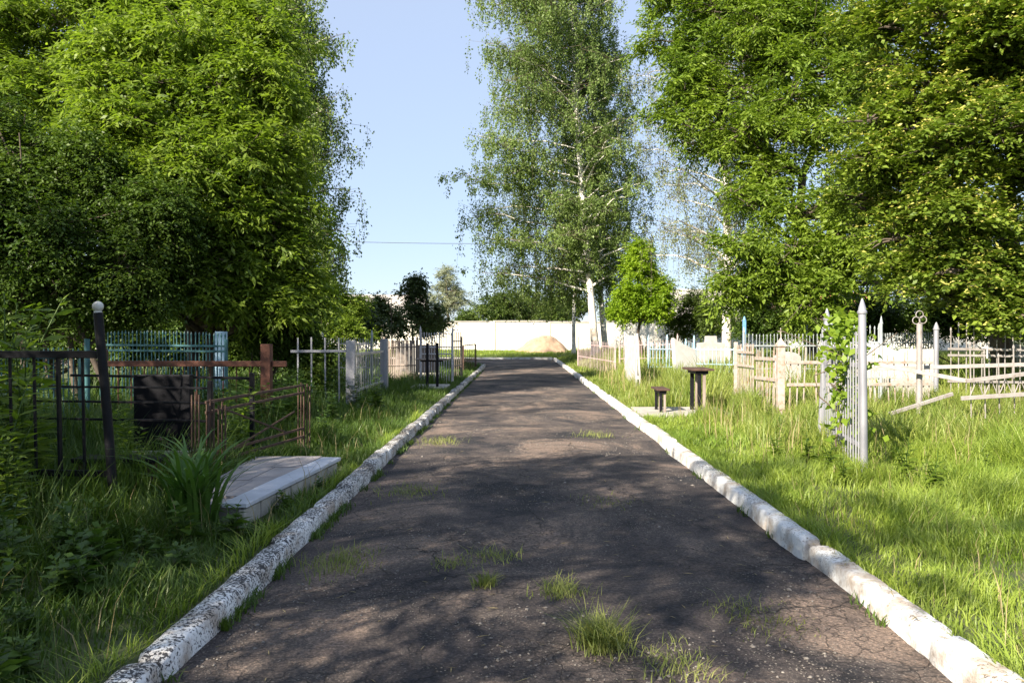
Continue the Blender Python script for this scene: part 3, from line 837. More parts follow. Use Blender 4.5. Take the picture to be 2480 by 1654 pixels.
broadleaf('lilac_shrub', at(640, 17.5), [lob(640, 790, 17.5, 60), lob(720, 830, 17, 55), lob(560, 770, 18, 60), lob(700, 760, 18, 55), lob(770, 900, 16.6, 40, rz=70)],
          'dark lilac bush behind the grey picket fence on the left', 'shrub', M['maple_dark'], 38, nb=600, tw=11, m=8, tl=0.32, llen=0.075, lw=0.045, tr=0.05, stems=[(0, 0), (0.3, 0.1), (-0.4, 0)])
broadleaf('dark_shrub', at(1005, 38), [lob(1005, 715, 38, 34), lob(990, 760, 38, 36), lob(1030, 770, 38, 34), lob(1010, 690, 38, 22)],
          'small dark round-headed tree standing alone before the white wall', 'tree', M['shrub'], 39, nb=105, tw=9, m=7, tl=0.42, llen=0.14, lw=0.09, tr=0.07)
broadleaf('dark_shrub', at(930, 36), [lob(925, 765, 36, 32), lob(960, 785, 36, 26), lob(895, 770, 36, 26), lob(920, 735, 36, 14)],
          'low dark bush left of the small round-headed tree', 'shrub', M['shrub'], 40, nb=100, tw=9, m=7, tl=0.42, llen=0.14, lw=0.09, tr=0.05, stems=[(0, 0), (0.4, 0)])
broadleaf('dark_shrub', at(875, 33), [lob(870, 775, 33, 40), lob(905, 795, 33, 30), lob(850, 740, 33, 26), lob(885, 810, 32.5, 34)],
          'loose dark shrub against the wall at the end of the left row of trees', 'shrub', M['shrub'], 47, nb=130, tw=9, m=7, tl=0.42, llen=0.13, lw=0.08, tr=0.05, stems=[(0, 0), (-0.4, 0)])
broadleaf('dark_shrub', at(1045, 41), [lob(1045, 765, 41, 28), lob(1065, 785, 41, 22), lob(1025, 790, 41, 26)],
          'olive green bush right of the small round-headed tree', 'shrub', M['far_green'], 48, nb=110, tw=9, m=7, tl=0.42, llen=0.13, lw=0.08, tr=0.05, stems=[(0, 0), (0.4, 0)])
broadleaf('willow_tree', at(1090, 80), [lob(1090, 700, 80, 36), lob(1078, 735, 80, 34), lob(1105, 735, 80, 30), lob(1085, 665, 80, 20)],
          'pale silvery willow beyond the white wall', 'tree', M['willow'], 41, nb=150, tw=10, m=8, tl=0.7, llen=0.26, lw=0.07, tr=0.2)
broadleaf('lilac_shrub', at(60, 19), [lob(-80, 760, 19, 120), lob(80, 770, 19, 100), lob(220, 780, 20, 90), lob(330, 790, 20, 70), lob(20, 830, 19, 70), lob(150, 830, 19, 70), lob(270, 835, 19, 70), lob(380, 835, 19.5, 60)],
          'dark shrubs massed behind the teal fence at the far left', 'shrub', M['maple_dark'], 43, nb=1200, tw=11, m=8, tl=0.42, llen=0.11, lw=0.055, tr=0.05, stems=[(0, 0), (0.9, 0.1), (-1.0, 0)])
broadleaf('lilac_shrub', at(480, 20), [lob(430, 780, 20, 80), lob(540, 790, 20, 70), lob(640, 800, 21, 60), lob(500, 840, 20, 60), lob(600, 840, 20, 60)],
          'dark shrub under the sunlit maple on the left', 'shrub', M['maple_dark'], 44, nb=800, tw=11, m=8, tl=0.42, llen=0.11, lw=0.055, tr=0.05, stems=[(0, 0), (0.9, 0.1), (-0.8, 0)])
broadleaf('ash_tree', at(2120, 38), [lob(2100, 250, 38, 150), lob(2180, 480, 38, 150), lob(2050, 480, 38, 110), lob(2080, 120, 39, 110), lob(2200, 680, 38, 120), lob(2330, 600, 38, 150), lob(2050, 690, 38, 80)],
          'green ash tree far behind the tall maple and the linden', 'tree', M['far_green'], 45, nb=900, tw=10, m=8, tl=0.6, llen=0.19, lw=0.08, tr=0.24)
broadleaf('ash_tree', at(300, 40), [lob(250, 480, 40, 150), lob(420, 520, 40, 120), lob(100, 500, 40, 150), lob(300, 650, 40, 140), lob(520, 660, 40, 120), lob(60, 660, 40, 150), lob(640, 700, 40, 80)],
          'green ash tree far behind the left row of trees', 'tree', M['far_green'], 46, nb=700, tw=10, m=8, tl=0.6, llen=0.20, lw=0.09, tr=0.24)
# trees beyond the wall
for k, (px, py, rp, Y, lb) in enumerate([(1215, 740, 42, 66, 'rounded green tree behind the wall, under the left drooping birch twigs'),
                                         (1290, 735, 46, 70, 'broad green tree behind the middle of the white wall'),
                                         (1365, 740, 40, 66, 'green bushy tree behind the wall, left of the birch trunks'),
                                         (1130, 775, 22, 72, 'low yellow-green bush behind the wall beneath the silvery willow'),
                                         (1520, 745, 40, 64, 'dull green tree behind the wall, back of the bright maple')]):
    broadleaf('background_tree', at(px, Y), [lob(px, py, Y, rp), lob(px - rp * 0.7, py + 14, Y, rp * 0.7), lob(px + rp * 0.7, py + 12, Y + 1, rp * 0.7), lob(px, py + 30, Y, rp)],
              lb, 'tree', M['far_green'], 50 + k, nb=260, tw=9, m=8, tl=0.6, llen=0.22, lw=0.10, tr=0.16, group='trees beyond the white wall', limb_vis=False)
broadleaf('hawthorn_bush', at(1690, 38), [lob(1690, 775, 38, 50), lob(1640, 790, 38, 34), lob(1740, 780, 38, 40), lob(1680, 735, 38, 30)],
          'thick green bush left of the sparse birch trunk', 'shrub', M['far_green'], 56, nb=450, tw=10, m=8, tl=0.4, llen=0.11, lw=0.06, tr=0.06, stems=[(0, 0), (0.6, 0), (-0.6, 0)])
broadleaf('hawthorn_bush', at(1840, 33), [lob(1830, 770, 33, 60), lob(1920, 780, 32, 60), lob(2010, 770, 31, 60)],
          'dark green bush behind the blue post', 'shrub', M['maple_dark'], 57, nb=520, tw=10, m=8, tl=0.42, llen=0.11, lw=0.06, tr=0.06, stems=[(0, 0), (0.8, -0.3), (1.8, -0.6)])
broadleaf('hawthorn_bush', at(2250, 24), [lob(2130, 760, 25, 60), lob(2230, 765, 24, 60), lob(2330, 770, 24, 60), lob(2440, 770, 24, 70)],
          'green hedge-like bush below the linden, behind the white slabs', 'shrub', M['maple_dark'], 58, nb=620, tw=10, m=8, tl=0.42, llen=0.10, lw=0.06, tr=0.06, stems=[(-1, 0), (0.8, 0), (1.8, 0)])

# trees that go on along the left edge behind the camera and shade the foreground
def shade_tree(x, y, H, rad, seed, label, nb=430, m=8, over=()):
    z0 = 0.1
    ls = [((x, y, H * 0.72), (rad, rad, H * 0.26)), ((x - rad * 0.5, y - rad * 0.4, H * 0.52), (rad * 0.8, rad * 0.8, H * 0.22)),
          ((x + rad * 0.5, y + rad * 0.35, H * 0.5), (rad * 0.8, rad * 0.8, H * 0.22)), ((x + 0.2, y - 0.1, H * 0.34), (rad * 0.7, rad * 0.7, H * 0.16))]
    ls += [((x + a, y + b, c), (q, q, q * 0.7)) for a, b, c, q in over]
    broadleaf('maple_tree', (x, y, z0), ls, label, 'tree', M['maple'], seed, nb=nb, tw=11, m=m, tl=0.5, llen=0.13, lw=0.06, tr=0.18, limb_vis=False)
shade_tree(-8.0, -2.0, 10.5, 3.3, 61, 'tall leafy tree beside the camera on the left, shading the grass', 470, over=((3.3, 3.2, 5.4, 1.7), (3.6, 1.2, 6.2, 1.6)))
shade_tree(-7.0, -5.2, 7.6, 2.7, 62, 'lower leafy tree behind the camera on the left', 300)
shade_tree(-12.5, 3.0, 12.0, 3.6, 63, 'tall leafy tree far to the left of the fenced graves')
shade_tree(-13.0, -3.0, 10.3, 3.4, 64, 'leafy tree furthest behind the camera on the left')
shade_tree(-8.6, 3.4, 5.8, 2.1, 65, 'low bushy tree just outside the graves on the left', 420)

# ------------------------------------------------------------------ wall, sand, houses, wire
def white_wall():
    x0, x1, Y = -38, 34, 58.2
    root = empty('white_wall', (0, Y, 0.2), 'long whitewashed wall with a pale coping closing the end of the road', 'wall')
    mb = MB(); cp = MB(); pr = MB()
    n = 18
    for i in range(n):
        a = x0 + (x1 - x0) * i / n; b = x0 + (x1 - x0) * (i + 1) / n
        h = 2.40 - 0.10 * (i / n) + 0.03 * math.sin(i * 2.3)
        mb.box(((a + b) / 2, Y, h / 2 - 0.1), (b - a - 0.006, 0.3, h + 0.2))
        cp.box(((a + b) / 2, Y, h + 0.045), (b - a - 0.05, 0.42, 0.09))
        pr.box((a, Y - 0.17, h / 2 - 0.1), (0.34, 0.12, h + 0.18))
    mb.build('wall', M['wallpaint'], root)
    cp.build('coping', M['coping'], root)
    pr.build('pilasters', M['wallpaint'], root)
white_wall()

def heap():
    c = W(1330, 855, 55.5)
    x0, y0 = c[0], 56.0
    n, k = 40, 12
    vs = []; fs = []
    r = np.random.default_rng(5)
    ph = r.uniform(0, 6, 5)
    for i in range(k + 1):
        q = i / k
        for j in range(n):
            a = 2 * math.pi * j / n
            lump = 1 + 0.12 * math.sin(2 * a + ph[0]) + 0.08 * math.sin(5 * a + ph[1])
            rr = q * lump
            z = 1.18 * (math.cos(math.pi * min(q, 1)) * 0.5 + 0.5) ** (0.62 + 0.12 * math.sin(3 * a + ph[2])) + 0.07 * math.sin(4 * a + 14 * q + ph[3]) * (1 - q) * q * 3 + 0.05 * math.sin(7 * a + 9 * q) * q * (1 - q) * 4 + 0.05
            vs.append((x0 - 0.2 + math.cos(a) * (2.5 if math.cos(a) < 0 else 1.95) * rr, y0 + math.sin(a) * 1.5 * rr, z + 0.15))
    for i in range(k):
        for j in range(n):
            fs.append((i * n + j, (i + 1) * n + j, (i + 1) * n + (j + 1) % n, i * n + (j + 1) % n))
    mb = MB(); mb.add(vs, fs)
    o = mb.build('sand_heap', M['sand'], None, (x0, y0, 0.2), True)
    tag(o, 'peach coloured heap of sand piled against the white wall', 'heap')
heap()

def house(name, x, Y, wd, dp, hw, hr, label, roofm, ridge_x=True, chimney=True):
    root = empty(name, (x, Y, 0.1), label, 'house')
    b = MB(); b.box((x, Y, hw / 2 - 0.1), (wd, dp, hw + 0.4))
    if ridge_x:
        b.add([(x - wd / 2, Y - dp / 2, hw), (x - wd / 2, Y + dp / 2, hw), (x - wd / 2, Y, hw + hr - 0.1), (x + wd / 2, Y - dp / 2, hw), (x + wd / 2, Y + dp / 2, hw), (x + wd / 2, Y, hw + hr - 0.1)], [(0, 2, 1), (3, 4, 5), (0, 3, 5, 2), (1, 2, 5, 4)])
    b.build('wall', M['house'], root)
    rf = MB(); e = 0.4
    th = 0.10
    for sg in (-1, 1):
        A = Vector((x - wd / 2 - e, Y + sg * (dp / 2 + e), hw - 0.15 * hr)); B = Vector((x + wd / 2 + e, Y + sg * (dp / 2 + e), hw - 0.15 * hr))
        C = Vector((x + wd / 2 + e, Y, hw + hr)); D = Vector((x - wd / 2 - e, Y, hw + hr)); t = Vector((0, 0, th))
        rf.add([A, B, C, D, A + t, B + t, C + t, D + t], [(0, 1, 2, 3), (4, 7, 6, 5), (0, 4, 5, 1), (1, 5, 6, 2), (2, 6, 7, 3), (3, 7, 4, 0)])
    r_ = rf.build('roof', roofm, root)
    if chimney:
        ch = MB(); ch.box((x + wd * 0.22, Y - 0.6, hw + hr), (0.5, 0.5, 1.3)); ch.build('chimney', M['greystone'], r_)
    for k in (-0.28, 0.05, 0.34):
        f = MB(); f.box((x + k * wd, Y - dp / 2 - 0.03, hw * 0.55), (1.2, 0.1, 1.4)); fo = f.build('window', M['whitestone'], root)
        g = MB(); g.box((x + k * wd, Y - dp / 2 - 0.09, hw * 0.55), (0.98, 0.04, 1.18)); g.build('pane', M['glass'], fo)
house('village_house', 16.5, 76, 9, 7, 2.9, 2.7, 'cream house with a grey roof behind the wall, beside the bright maple', M['roof_grey'])
house('village_house', 22.5, 62, 8, 6, 2.6, 2.0, 'house with an orange roof showing behind the sparse birch trunk', M['roof_orange'])
house('village_house', -14.0, 74, 10, 7, 2.8, 2.2, 'cream house beyond the wall, behind the dark bushes on the left', M['roof_grey'], chimney=False)

def power_line():
    Y = 63
    pl = empty('power_line', (-21, Y, 0.2), 'overhead cable strung between poles beyond the wall', 'power line')
    a, b = -24.0, 24.0
    for x in (a, b):
        mb = MB(); mb.tube([(x, Y, 0), (x, Y, 10.2)], [0.14, 0.09], 10)
        p = mb.build('pole', M['pole'], pl, smooth=True)
        mb = MB(); mb.box((x, Y - 0.14, 9.6), (1.3, 0.1, 0.1)); mb.build('crossarm', M['pole'], p)
    for zz in (0.0,):
        pts = []
        for i in range(25):
            t = i / 24; x = a + (b - a) * t
            pts.append((x, Y, 9.2 + 0.35 * (t) - 0.9 * (4 * t * (1 - t)) * 0.9 + zz))
        mb = MB(); mb.tube(pts, 0.02, 5); mb.build('cable', M['wire'], pl)
power_line()

# ------------------------------------------------------------------ fences
def gpt(x, y): return np.array((x, y, float(gz(x, y))))

def post(root, base, h, rr, m, kind='round', top='cone', lean=(0, 0), name='post'):
    base = np.array(base, float)
    tp = base + np.array([lean[0], lean[1], h])
    mb = MB()
    if kind == 'round':
        mb.tube([base - np.array([0, 0, 0.2]), base + (tp - base) * 0.5, tp], rr, 14)
    else:
        mb.bar(base - np.array([0, 0, 0.2]), tp, rr * 2, rr * 2)
    p = mb.build(name, m, root, smooth=(kind == 'round'))
    if top == 'cone':
        c = MB(); c.lathe(tp + np.array([0, 0, 0.001]), [(rr * 1.22, -0.012), (rr * 1.28, 0.0), (rr * 1.28, 0.012), (rr * 1.02, 0.022), (rr * 0.95, 0.05), (rr * 0.35, 0.125), (0.002, 0.145)])
        c.build('post_cap', m, p, smooth=True)
    elif top == 'ball':
        c = MB(); c.lathe(tp, [(rr * 0.9, -0.02), (rr * 0.85, 0.012), (rr * 0.6, 0.016)] + [(rr * 1.18 * math.sin(a), 0.05 - rr * 1.18 * math.cos(a)) for a in np.linspace(0.6, 3.1, 9)])
        c.build('finial', M['finial'], p, smooth=True)
    elif top == 'pyramid':
        c = MB(); z = rr * 1.25
        c.add([tp + np.array(v) for v in [(-z, -z, 0.002), (z, -z, 0.002), (z, z, 0.002), (-z, z, 0.002), (-z, -z, 0.03), (z, -z, 0.03), (z, z, 0.03), (-z, z, 0.03), (0, 0, 0.16)]],
              [(3, 2, 1, 0), (0, 1, 5, 4), (1, 2, 6, 5), (2, 3, 7, 6), (3, 0, 4, 7), (4, 5, 8), (5, 6, 8), (6, 7, 8), (7, 4, 8)])
        c.build('post_cap', m, p)
    return p, tp

def panel(root, A, B, n, top, bottom, rails, m, wd=0.03, th=0.008, rm=None, rw=0.05, rt=0.02, style='flat', jit=0.01, lean=0.0, seed=1, skip=(), finial=False, name='picket_panel', ends=(0, 0)):
    """pickets from A to B (xy). top: number or f(t); rails: list of (z0,z1) or z"""
    r = random.Random(seed)
    A = np.array(A, float); B = np.array(B, float)
    d = (B - A); L = np.linalg.norm(d); d /= L; nn = np.array([-d[1], d[0]])
    mb = MB()
    for i in range(n):
        if i in skip: continue
        t = (i + 0.5) / n
        xy = A + (B - A) * t
        z0 = float(gz(*xy))
        zt = (top(t) if callable(top) else top) + r.uniform(-jit, jit)
        off = nn * (0.5 * (rt + th) + 0.002)
        dx = r.uniform(-jit, jit) + lean
        p0 = (xy[0] + off[0], xy[1] + off[1], z0 + bottom)
        p1 = (xy[0] + off[0] + d[0] * dx, xy[1] + off[1] + d[1] * dx, z0 + zt)
        if style == 'flat':
            mb.bar(p0, p1, th, wd, (nn[0], nn[1], 0))
        else:
            mb.tube([p0, p1], wd / 2, 6)
            if finial:
                mb.lathe((p1[0], p1[1], p1[2]), [(wd * 0.5, 0), (wd * 0.9, 0.02), (wd * 0.7, 0.04), (0.001, 0.07)], 6)
    mb.build(name, m, root, smooth=(style != 'flat'))
    for z in rails:
        za, zb = z if hasattr(z, '__len__') else (z, z)
        a = gpt(*(A - d * ends[0])); b = gpt(*(B + d * ends[1]))
        q = MB(); q.bar((a[0], a[1], a[2] + za), (b[0], b[1], b[2] + zb), rw, rt)
        q.build('rail', rm or m, root)

# 1 tall silver picket fence on the right
A = (3.46, 8.10); B = (3.86, 10.4)
f = empty('picket_fence', gpt(*A), 'tall silver picket fence with two pointed round posts beside the right kerb', 'fence')
post(f, gpt(*A), 1.66, 0.037, M['silver'], lean=(-0.03, 0))
post(f, gpt(*B), 1.64, 0.037, M['silver'], lean=(0.10, 0.02))
panel(f, (3.49, 8.22), (3.87, 10.30), 17, lambda t: 1.22 + 0.34 * (2 * abs(t - 0.5)) ** 1.7, -0.02, [1.28, 1.12, 0.3], M['silver'], wd=0.026, th=0.012, rw=0.045, rt=0.03, lean=0.02, ends=(0.06, 0.04))
# vine on it
def vine(x, y, label, seed, h, n, llen=0.10, spread=0.16, m=None):
    r = np.random.default_rng(seed)
    b = gpt(x, y)
    root = empty('climbing_vine', b, label, 'climbing plant')
    st = MB(); fo = Foliage()
    for k in range(4):
        pts = [b + np.array([r.normal(0, 0.06) * (1 + i), r.normal(0, 0.05) * (1 + i * 0.5), h * i / 6 * (0.8 + 0.1 * k)]) for i in range(7)]
        st.tube(pts, np.linspace(0.012, 0.004, 7), 5)
    t = r.random(n) ** 0.55
    prof = spread * (0.55 + 0.9 * np.abs(np.sin(t * 5.2 + 0.7)))
    P = b + np.stack([r.normal(0, 1, n) * prof * 0.7, r.normal(0, 1, n) * prof * 1.25, 0.15 + t * h * 0.95], -1)
    Aa = r.normal(0, 0.7, (n, 3)); Aa[:, 2] -= 0.5; Aa[:, 0] -= 0.3; Aa[:, 1] -= 0.3
    fo.add(leaves(P, Aa, llen * r.uniform(0.6, 1.3, n), llen * 0.85 * r.uniform(0.6, 1.2, n), r, 0.8))
    st.build('stem', M['twig'], root); fo.build('leaves', m or M['vine'], root)
vine(3.63, 9.0, 'yellow-green vine climbing the middle of the tall silver picket fence', 71, 1.62, 520, 0.095, 0.13)

# 2 broken white-grey metal fence to the right of it
A = (6.03, 12.2)
f = empty('metal_fence', gpt(*A), 'broken pale metal fence with a fallen rail and zigzag braces at the right edge', 'fence')
p, tp = post(f, gpt(*A), 1.60, 0.042, M['silver_worn'], top=None)
o = MB()
for dx, dz in ((-0.05, 0.05), (0.05, 0.06), (0.0, 0.14)):
    o.torus(tp + np.array([dx, 0, dz]), 0.055, 0.007, (1, 0, 0), (0, 0, 1))
o.build('ring_ornament', M['silver_worn'], p, smooth=True)
def zat(py, Y): return CAMH - (py - 807) / F * Y
def bar(root, name, px0, py0, Y0, px1, py1, Y1, wd, th, m):
    a, b = W(px0, py0, Y0), W(px1, py1, Y1)
    q = MB(); q.bar(a, b, wd, th); return q.build(name, m, root)
bar(f, 'rail', 2110, 893, 12.9, 2560, 880, 12.0, 0.06, 0.035, M['silver_worn'])
bar(f, 'fallen_rail', 2120, 882, 12.35, 2338, 922, 11.75, 0.06, 0.035, M['silver_worn'])
bar(f, 'rail', 2334, 922, 11.72, 2560, 895, 11.6, 0.06, 0.035, M['silver_worn'])
bar(f, 'rail', 2322, 964, 11.72, 2560, 948, 11.6, 0.06, 0.035, M['silver_worn'])
bar(f, 'fallen_bar', 2150, 1002, 11.9, 2302, 953, 12.0, 0.055, 0.04, M['silver_worn'])
pk = MB(); zz = MB()
pxs = [2343, 2377, 2411, 2447, 2481, 2515, 2549]
for i, px in enumerate(pxs):
    Y = 11.78
    a = W(px + 4, 1012, Y); b = W(px, (838, 858, 866, 845, 835, 850, 840)[i], Y)
    pk.tube([a, b], 0.010, 6); pk.lathe(b, [(0.010, 0), (0.018, 0.02), (0.014, 0.04), (0.001, 0.07)], 6)
    if i < len(pxs) - 1:
        c0 = W(px, 960, Y - 0.03); c1 = W((px + pxs[i + 1]) / 2, 918, Y - 0.03); c2 = W(pxs[i + 1], 958, Y - 0.03)
        zz.tube([c0, c1], 0.007, 5); zz.tube([c1, c2], 0.007, 5)
pk.build('pickets', M['silver_worn'], f, smooth=True); zz.build('brace', M['silver_worn'], f)

# 3 cream-rusty fence with pointed corner post
A = (4.36, 16.3); B = (4.44, 13.75); C = (7.2, 14.1)
f = empty('picket_fence', gpt(*B), 'rusty cream picket fence with a pointed corner post behind the small table', 'fence')
post(f, gpt(*B), 1.20, 0.06, M['cream_rust'], 'square', 'pyramid')
post(f, gpt(*A), 1.28, 0.035, M['cream_rust'], 'square', None)
c = MB(); t0 = gpt(*B) + np.array([0, 0, 1.36]); c.bar(t0, t0 + np.array([0, 0, 0.16]), 0.012, 0.012); c.bar(t0 + np.array([-0.05, 0, 0.1]), t0 + np.array([0.05, 0, 0.1]), 0.012, 0.012); c.build('cross', M['cream_rust'], f)
panel(f, (4.36, 16.22), (4.38, 15.15), 11, 1.24, 0.0, [1.08, 0.82], M['cream_rust'], wd=0.028, th=0.01, rw=0.045, rt=0.03, seed=3, jit=0.03)
panel(f, (4.40, 15.10), (4.44, 13.9), 14, lambda t: 1.05 + 0.12 * math.sin(t * 9), 0.0, [0.98, 0.62], M['cream_rust'], wd=0.028, th=0.01, rw=0.06, rt=0.03, seed=4, jit=0.05, skip=(5, 9))
panel(f, (4.55, 13.77), C, 22, lambda t: 1.02 + 0.15 * (math.sin(t * 25) > 0), 0.0, [0.93, 0.55], M['cream_rust'], wd=0.022, th=0.01, rw=0.055, rt=0.03, seed=5, jit=0.06, skip=(3, 8, 9, 14))

# 4 narrow white leaning panel
f = empty('picket_fence', gpt(2.84, 19.0), 'narrow chalky white picket panel leaning beside the right kerb', 'fence')
post(f, gpt(2.86, 19.0), 1.45, 0.022, M['white_grey'], 'square', None, (-0.10, 0))
post(f, gpt(3.06, 23.2), 1.50, 0.022, M['white_grey'], 'square', None, (-0.05, 0))
panel(f, (2.80, 19.1), (3.02, 23.1), 30, 1.40, 0.05, [1.12, 0.4], M['white_grey'], wd=0.09, th=0.012, rw=0.08, rt=0.03, seed=6, lean=-0.02)

# 5 fences further back on the right, one by one
def simple(name, label, A, B, n, h, m, rails, postm=None, ph=None, pr=0.03, top='cone', style='rod', wd=0.018, kind='round', seed=1, finial=False, **k):
    f = empty(name, gpt(*A), label, 'fence')
    for q in (A, B):
        post(f, gpt(*q), ph or h + 0.1, pr, postm or m, kind, top)
    panel(f, A, B, n, h, 0.0, rails, m, wd=wd, th=0.01, rw=0.035, rt=0.025, style=style, seed=seed, finial=finial, **k)
    return f
simple('metal_fence', 'thin pinkish rod fence between the birch trunks and the leaning white panel', at(1490, 27)[:2], at(1400, 34)[:2], 26, 1.15, M['pinkwash'], [1.0, 0.5], seed=21)
simple('metal_fence', 'pink-grey rod fence right of the birch trunks, before the wall', at(1500, 33)[:2], at(1640, 33)[:2], 22, 1.15, M['pinkwash'], [0.95, 0.4], seed=22)
simple('metal_fence', 'pale blue-green rod fence behind the tall grass right of the leaning panel', at(1570, 25)[:2], at(1680, 25)[:2], 14, 1.15, M['lightblue'], [0.95, 0.4], seed=23, pr=0.028)
simple('metal_fence', 'pale grey rail fence running behind the white slab', at(1660, 24)[:2], at(1800, 23)[:2], 14, 1.05, M['lightblue'], [0.98, 0.55], seed=24, pr=0.03)
simple('metal_fence', 'grey rod fence behind the rusty cream fence', at(1800, 21)[:2], at(1990, 21)[:2], 22, 1.35, M['greygreen'], [1.1, 0.5], seed=25, finial=True)
simple('metal_fence', 'pale thin-rod fence with finials behind the tall silver pickets', at(2010, 15)[:2], at(2130, 15)[:2], 12, 1.50, M['greygreen'], [1.25, 0.6], seed=26, finial=True, pr=0.025)
simple('picket_fence', 'dark narrow picket fence under the linden branches', at(2125, 20)[:2], at(2260, 20)[:2], 22, 1.45, M['greygreen'], [1.2, 0.5], seed=27, style='flat', wd=0.03)
f = empty('metal_fence', gpt(*at(2262, 16)[:2]), 'pale rod fence with a cone-capped post and a cross finial at the right edge', 'fence')
post(f, gpt(*at(2262, 16)[:2]), 1.50, 0.048, M['silver'])
panel(f, at(2290, 15.5)[:2], at(2620, 15.5)[:2], 18, lambda t: 1.42 + 0.16 * math.sin(t * 14), 0.0, [1.12, 1.0, 0.5], M['silver_worn'], wd=0.02, th=0.01, rw=0.045, rt=0.025, style='rod', finial=True, seed=28)
c = MB(); q = W(2384, 868, 15.2); c.bar(q, q + np.array([0, 0, 0.30]), 0.03, 0.02); c.bar(q + np.array([-0.1, 0, 0.2]), q + np.array([0.1, 0, 0.2]), 0.03, 0.02); c.build('cross', M['white_grey'], f)
for px, Y, h, m, lb in ((1801, 27, 1.85, 'blue', 'bright blue metal post beside the sparse birch trunk'), (1615, 27, 1.25, 'lightblue', 'short pale blue post in the tall grass beside the leaning panel'),
                        (1950, 24, 1.6, 'greygreen', 'thin grey post behind the rusty cream fence')):
    x, y, z = at(px, Y)
    f = empty('metal_post', (x, y, z), lb, 'post')
    post(f, (x, y, z), h, 0.05 if m == 'blue' else 0.035, M[m], 'square' if m == 'blue' else 'round', 'cone')

def headstone(px, Y, wd, h, th, m, label, lean=0.0, shape='flat', yaw=0.0, plinth=True):
    x, y, z = at(px, Y)
    root = empty('headstone', (x, y, z), label, 'headstone')
    rot = Matrix.Rotation(yaw, 3, 'Z')
    if plinth:
        b = MB(); b.box((x, y, z + 0.06), (wd * 1.35, th * 2.2, 0.22), rot); b.build('plinth', M['concrete'], root)
    n = 10
    prof = [(-wd / 2, 0.0), (wd / 2, 0.0)]
    if shape == 'round':
        prof += [(wd / 2 * math.cos(a), h - wd * 0.25 + wd * 0.25 * math.sin(a)) for a in np.linspace(0, math.pi, n)]
    elif shape == 'slant':
        prof += [(wd / 2, h * 0.72), (wd * 0.1, h * 0.8), (-wd / 2, h)]
    elif shape == 'notch':
        prof += [(wd / 2, h * 0.8), (wd * 0.22, h * 0.82), (wd * 0.2, h), (-wd * 0.2, h), (-wd * 0.22, h * 0.82), (-wd / 2, h * 0.8)]
    else:
        prof += [(wd / 2, h), (-wd / 2, h)]
    vs = [Vector((a, -th / 2, b)) for a, b in prof] + [Vector((a, th / 2, b)) for a, b in prof]
    k = len(prof)
    fs = [tuple(range(k)), tuple(range(2 * k - 1, k - 1, -1))] + [(i, i + k, (i + 1) % k + k, (i + 1) % k) for i in range(k)]
    T = Matrix.Translation((x, y, z + (0.17 if plinth else 0))) @ (rot @ Matrix.Rotation(lean, 3, 'X')).to_4x4()
    b = MB(); b.add([T @ v for v in vs], fs)
    o = b.build('slab', m, root)
    bm_ = o.modifiers.new('edge', 'BEVEL'); bm_.width = 0.012; bm_.segments = 2; bm_.limit_method = 'ANGLE'
    return root
headstone(1660, 22, 0.75, 1.15, 0.12, M['whitestone'], 'white slanted slab standing in tall grass behind the small bench', -0.1, 'slant', 0.5)
headstone(1720, 26, 0.9, 1.15, 0.15, M['greystone'], 'grey notched headstone left of the sparse birch trunk', 0, 'notch')
headstone(2150, 17.5, 0.95, 1.12, 0.14, M['whitestone'], 'white headstone with a sloping top behind the tall silver pickets', 0, 'slant')
headstone(2215, 17.0, 0.70, 0.92, 0.14, M['whitestone'], 'lower flat white headstone beside the sloping one', 0, 'flat')
headstone(2190, 15.6, 0.85, 0.52, 0.3, M['concrete'], 'low pale concrete grave block behind the fallen rail', 0, 'flat', plinth=False)
headstone(2440, 19.0, 0.8, 1.0, 0.12, M['greystone'], 'grey headstone behind the zigzag braces', 0, 'round')
headstone(1905, 18.5, 0.6, 0.85, 0.12, M['greystone'], 'small rounded headstone right of the pointed cream corner post', 0, 'round')

# bench and table on the pad
x0, y0 = 2.92, 14.7
o = MB(); o.box((x0, y0, 0.075), (1.60, 1.45, 0.13)); tag(o.build('concrete_pad', M['concrete'], None, (x0, y0, 0.0)), 'pale concrete pad beside the right kerb under the bench and table', 'pad')
def seat_thing(name, x, y, z, h, wd, ln, label, cat, topn, th=0.035, lw=0.12):
    root = empty(name, (x, y, z), label, cat)
    b = MB(); b.box((x, y, z + h - th / 2), (wd, ln, th)); b.build(topn, M['rust_dark'], root)
    b = MB(); b.box((x, y, z + h - th - 0.031), (wd * 0.55, ln * 0.85, 0.06)); b.build('bearer', M['black'], root)
    for s in (-1, 1):
        b = MB()
        hh = h - th - 0.063
        b.box((x - lw * 0.3, y + s * ln * 0.36, z + hh / 2 - 0.02), (lw * 0.5, 0.06, hh + 0.04))
        b.build('leg', M['black'], root)
        b = MB(); b.box((x + lw * 0.35, y + s * ln * 0.36 - 0.004, z + hh / 2 - 0.02), (lw * 0.4, 0.05, hh + 0.04)); b.build('leg', M['oldwood'], root)
seat_thing('bench', 2.55, 14.65, 0.14, 0.42, 0.23, 0.7, 'short dark bench on the concrete pad by the right kerb', 'bench', 'seat', lw=0.10)
seat_thing('table', 3.22, 14.6, 0.14, 0.78, 0.40, 0.85, 'taller dark table on the concrete pad right of the short bench', 'table', 'tabletop', lw=0.13)

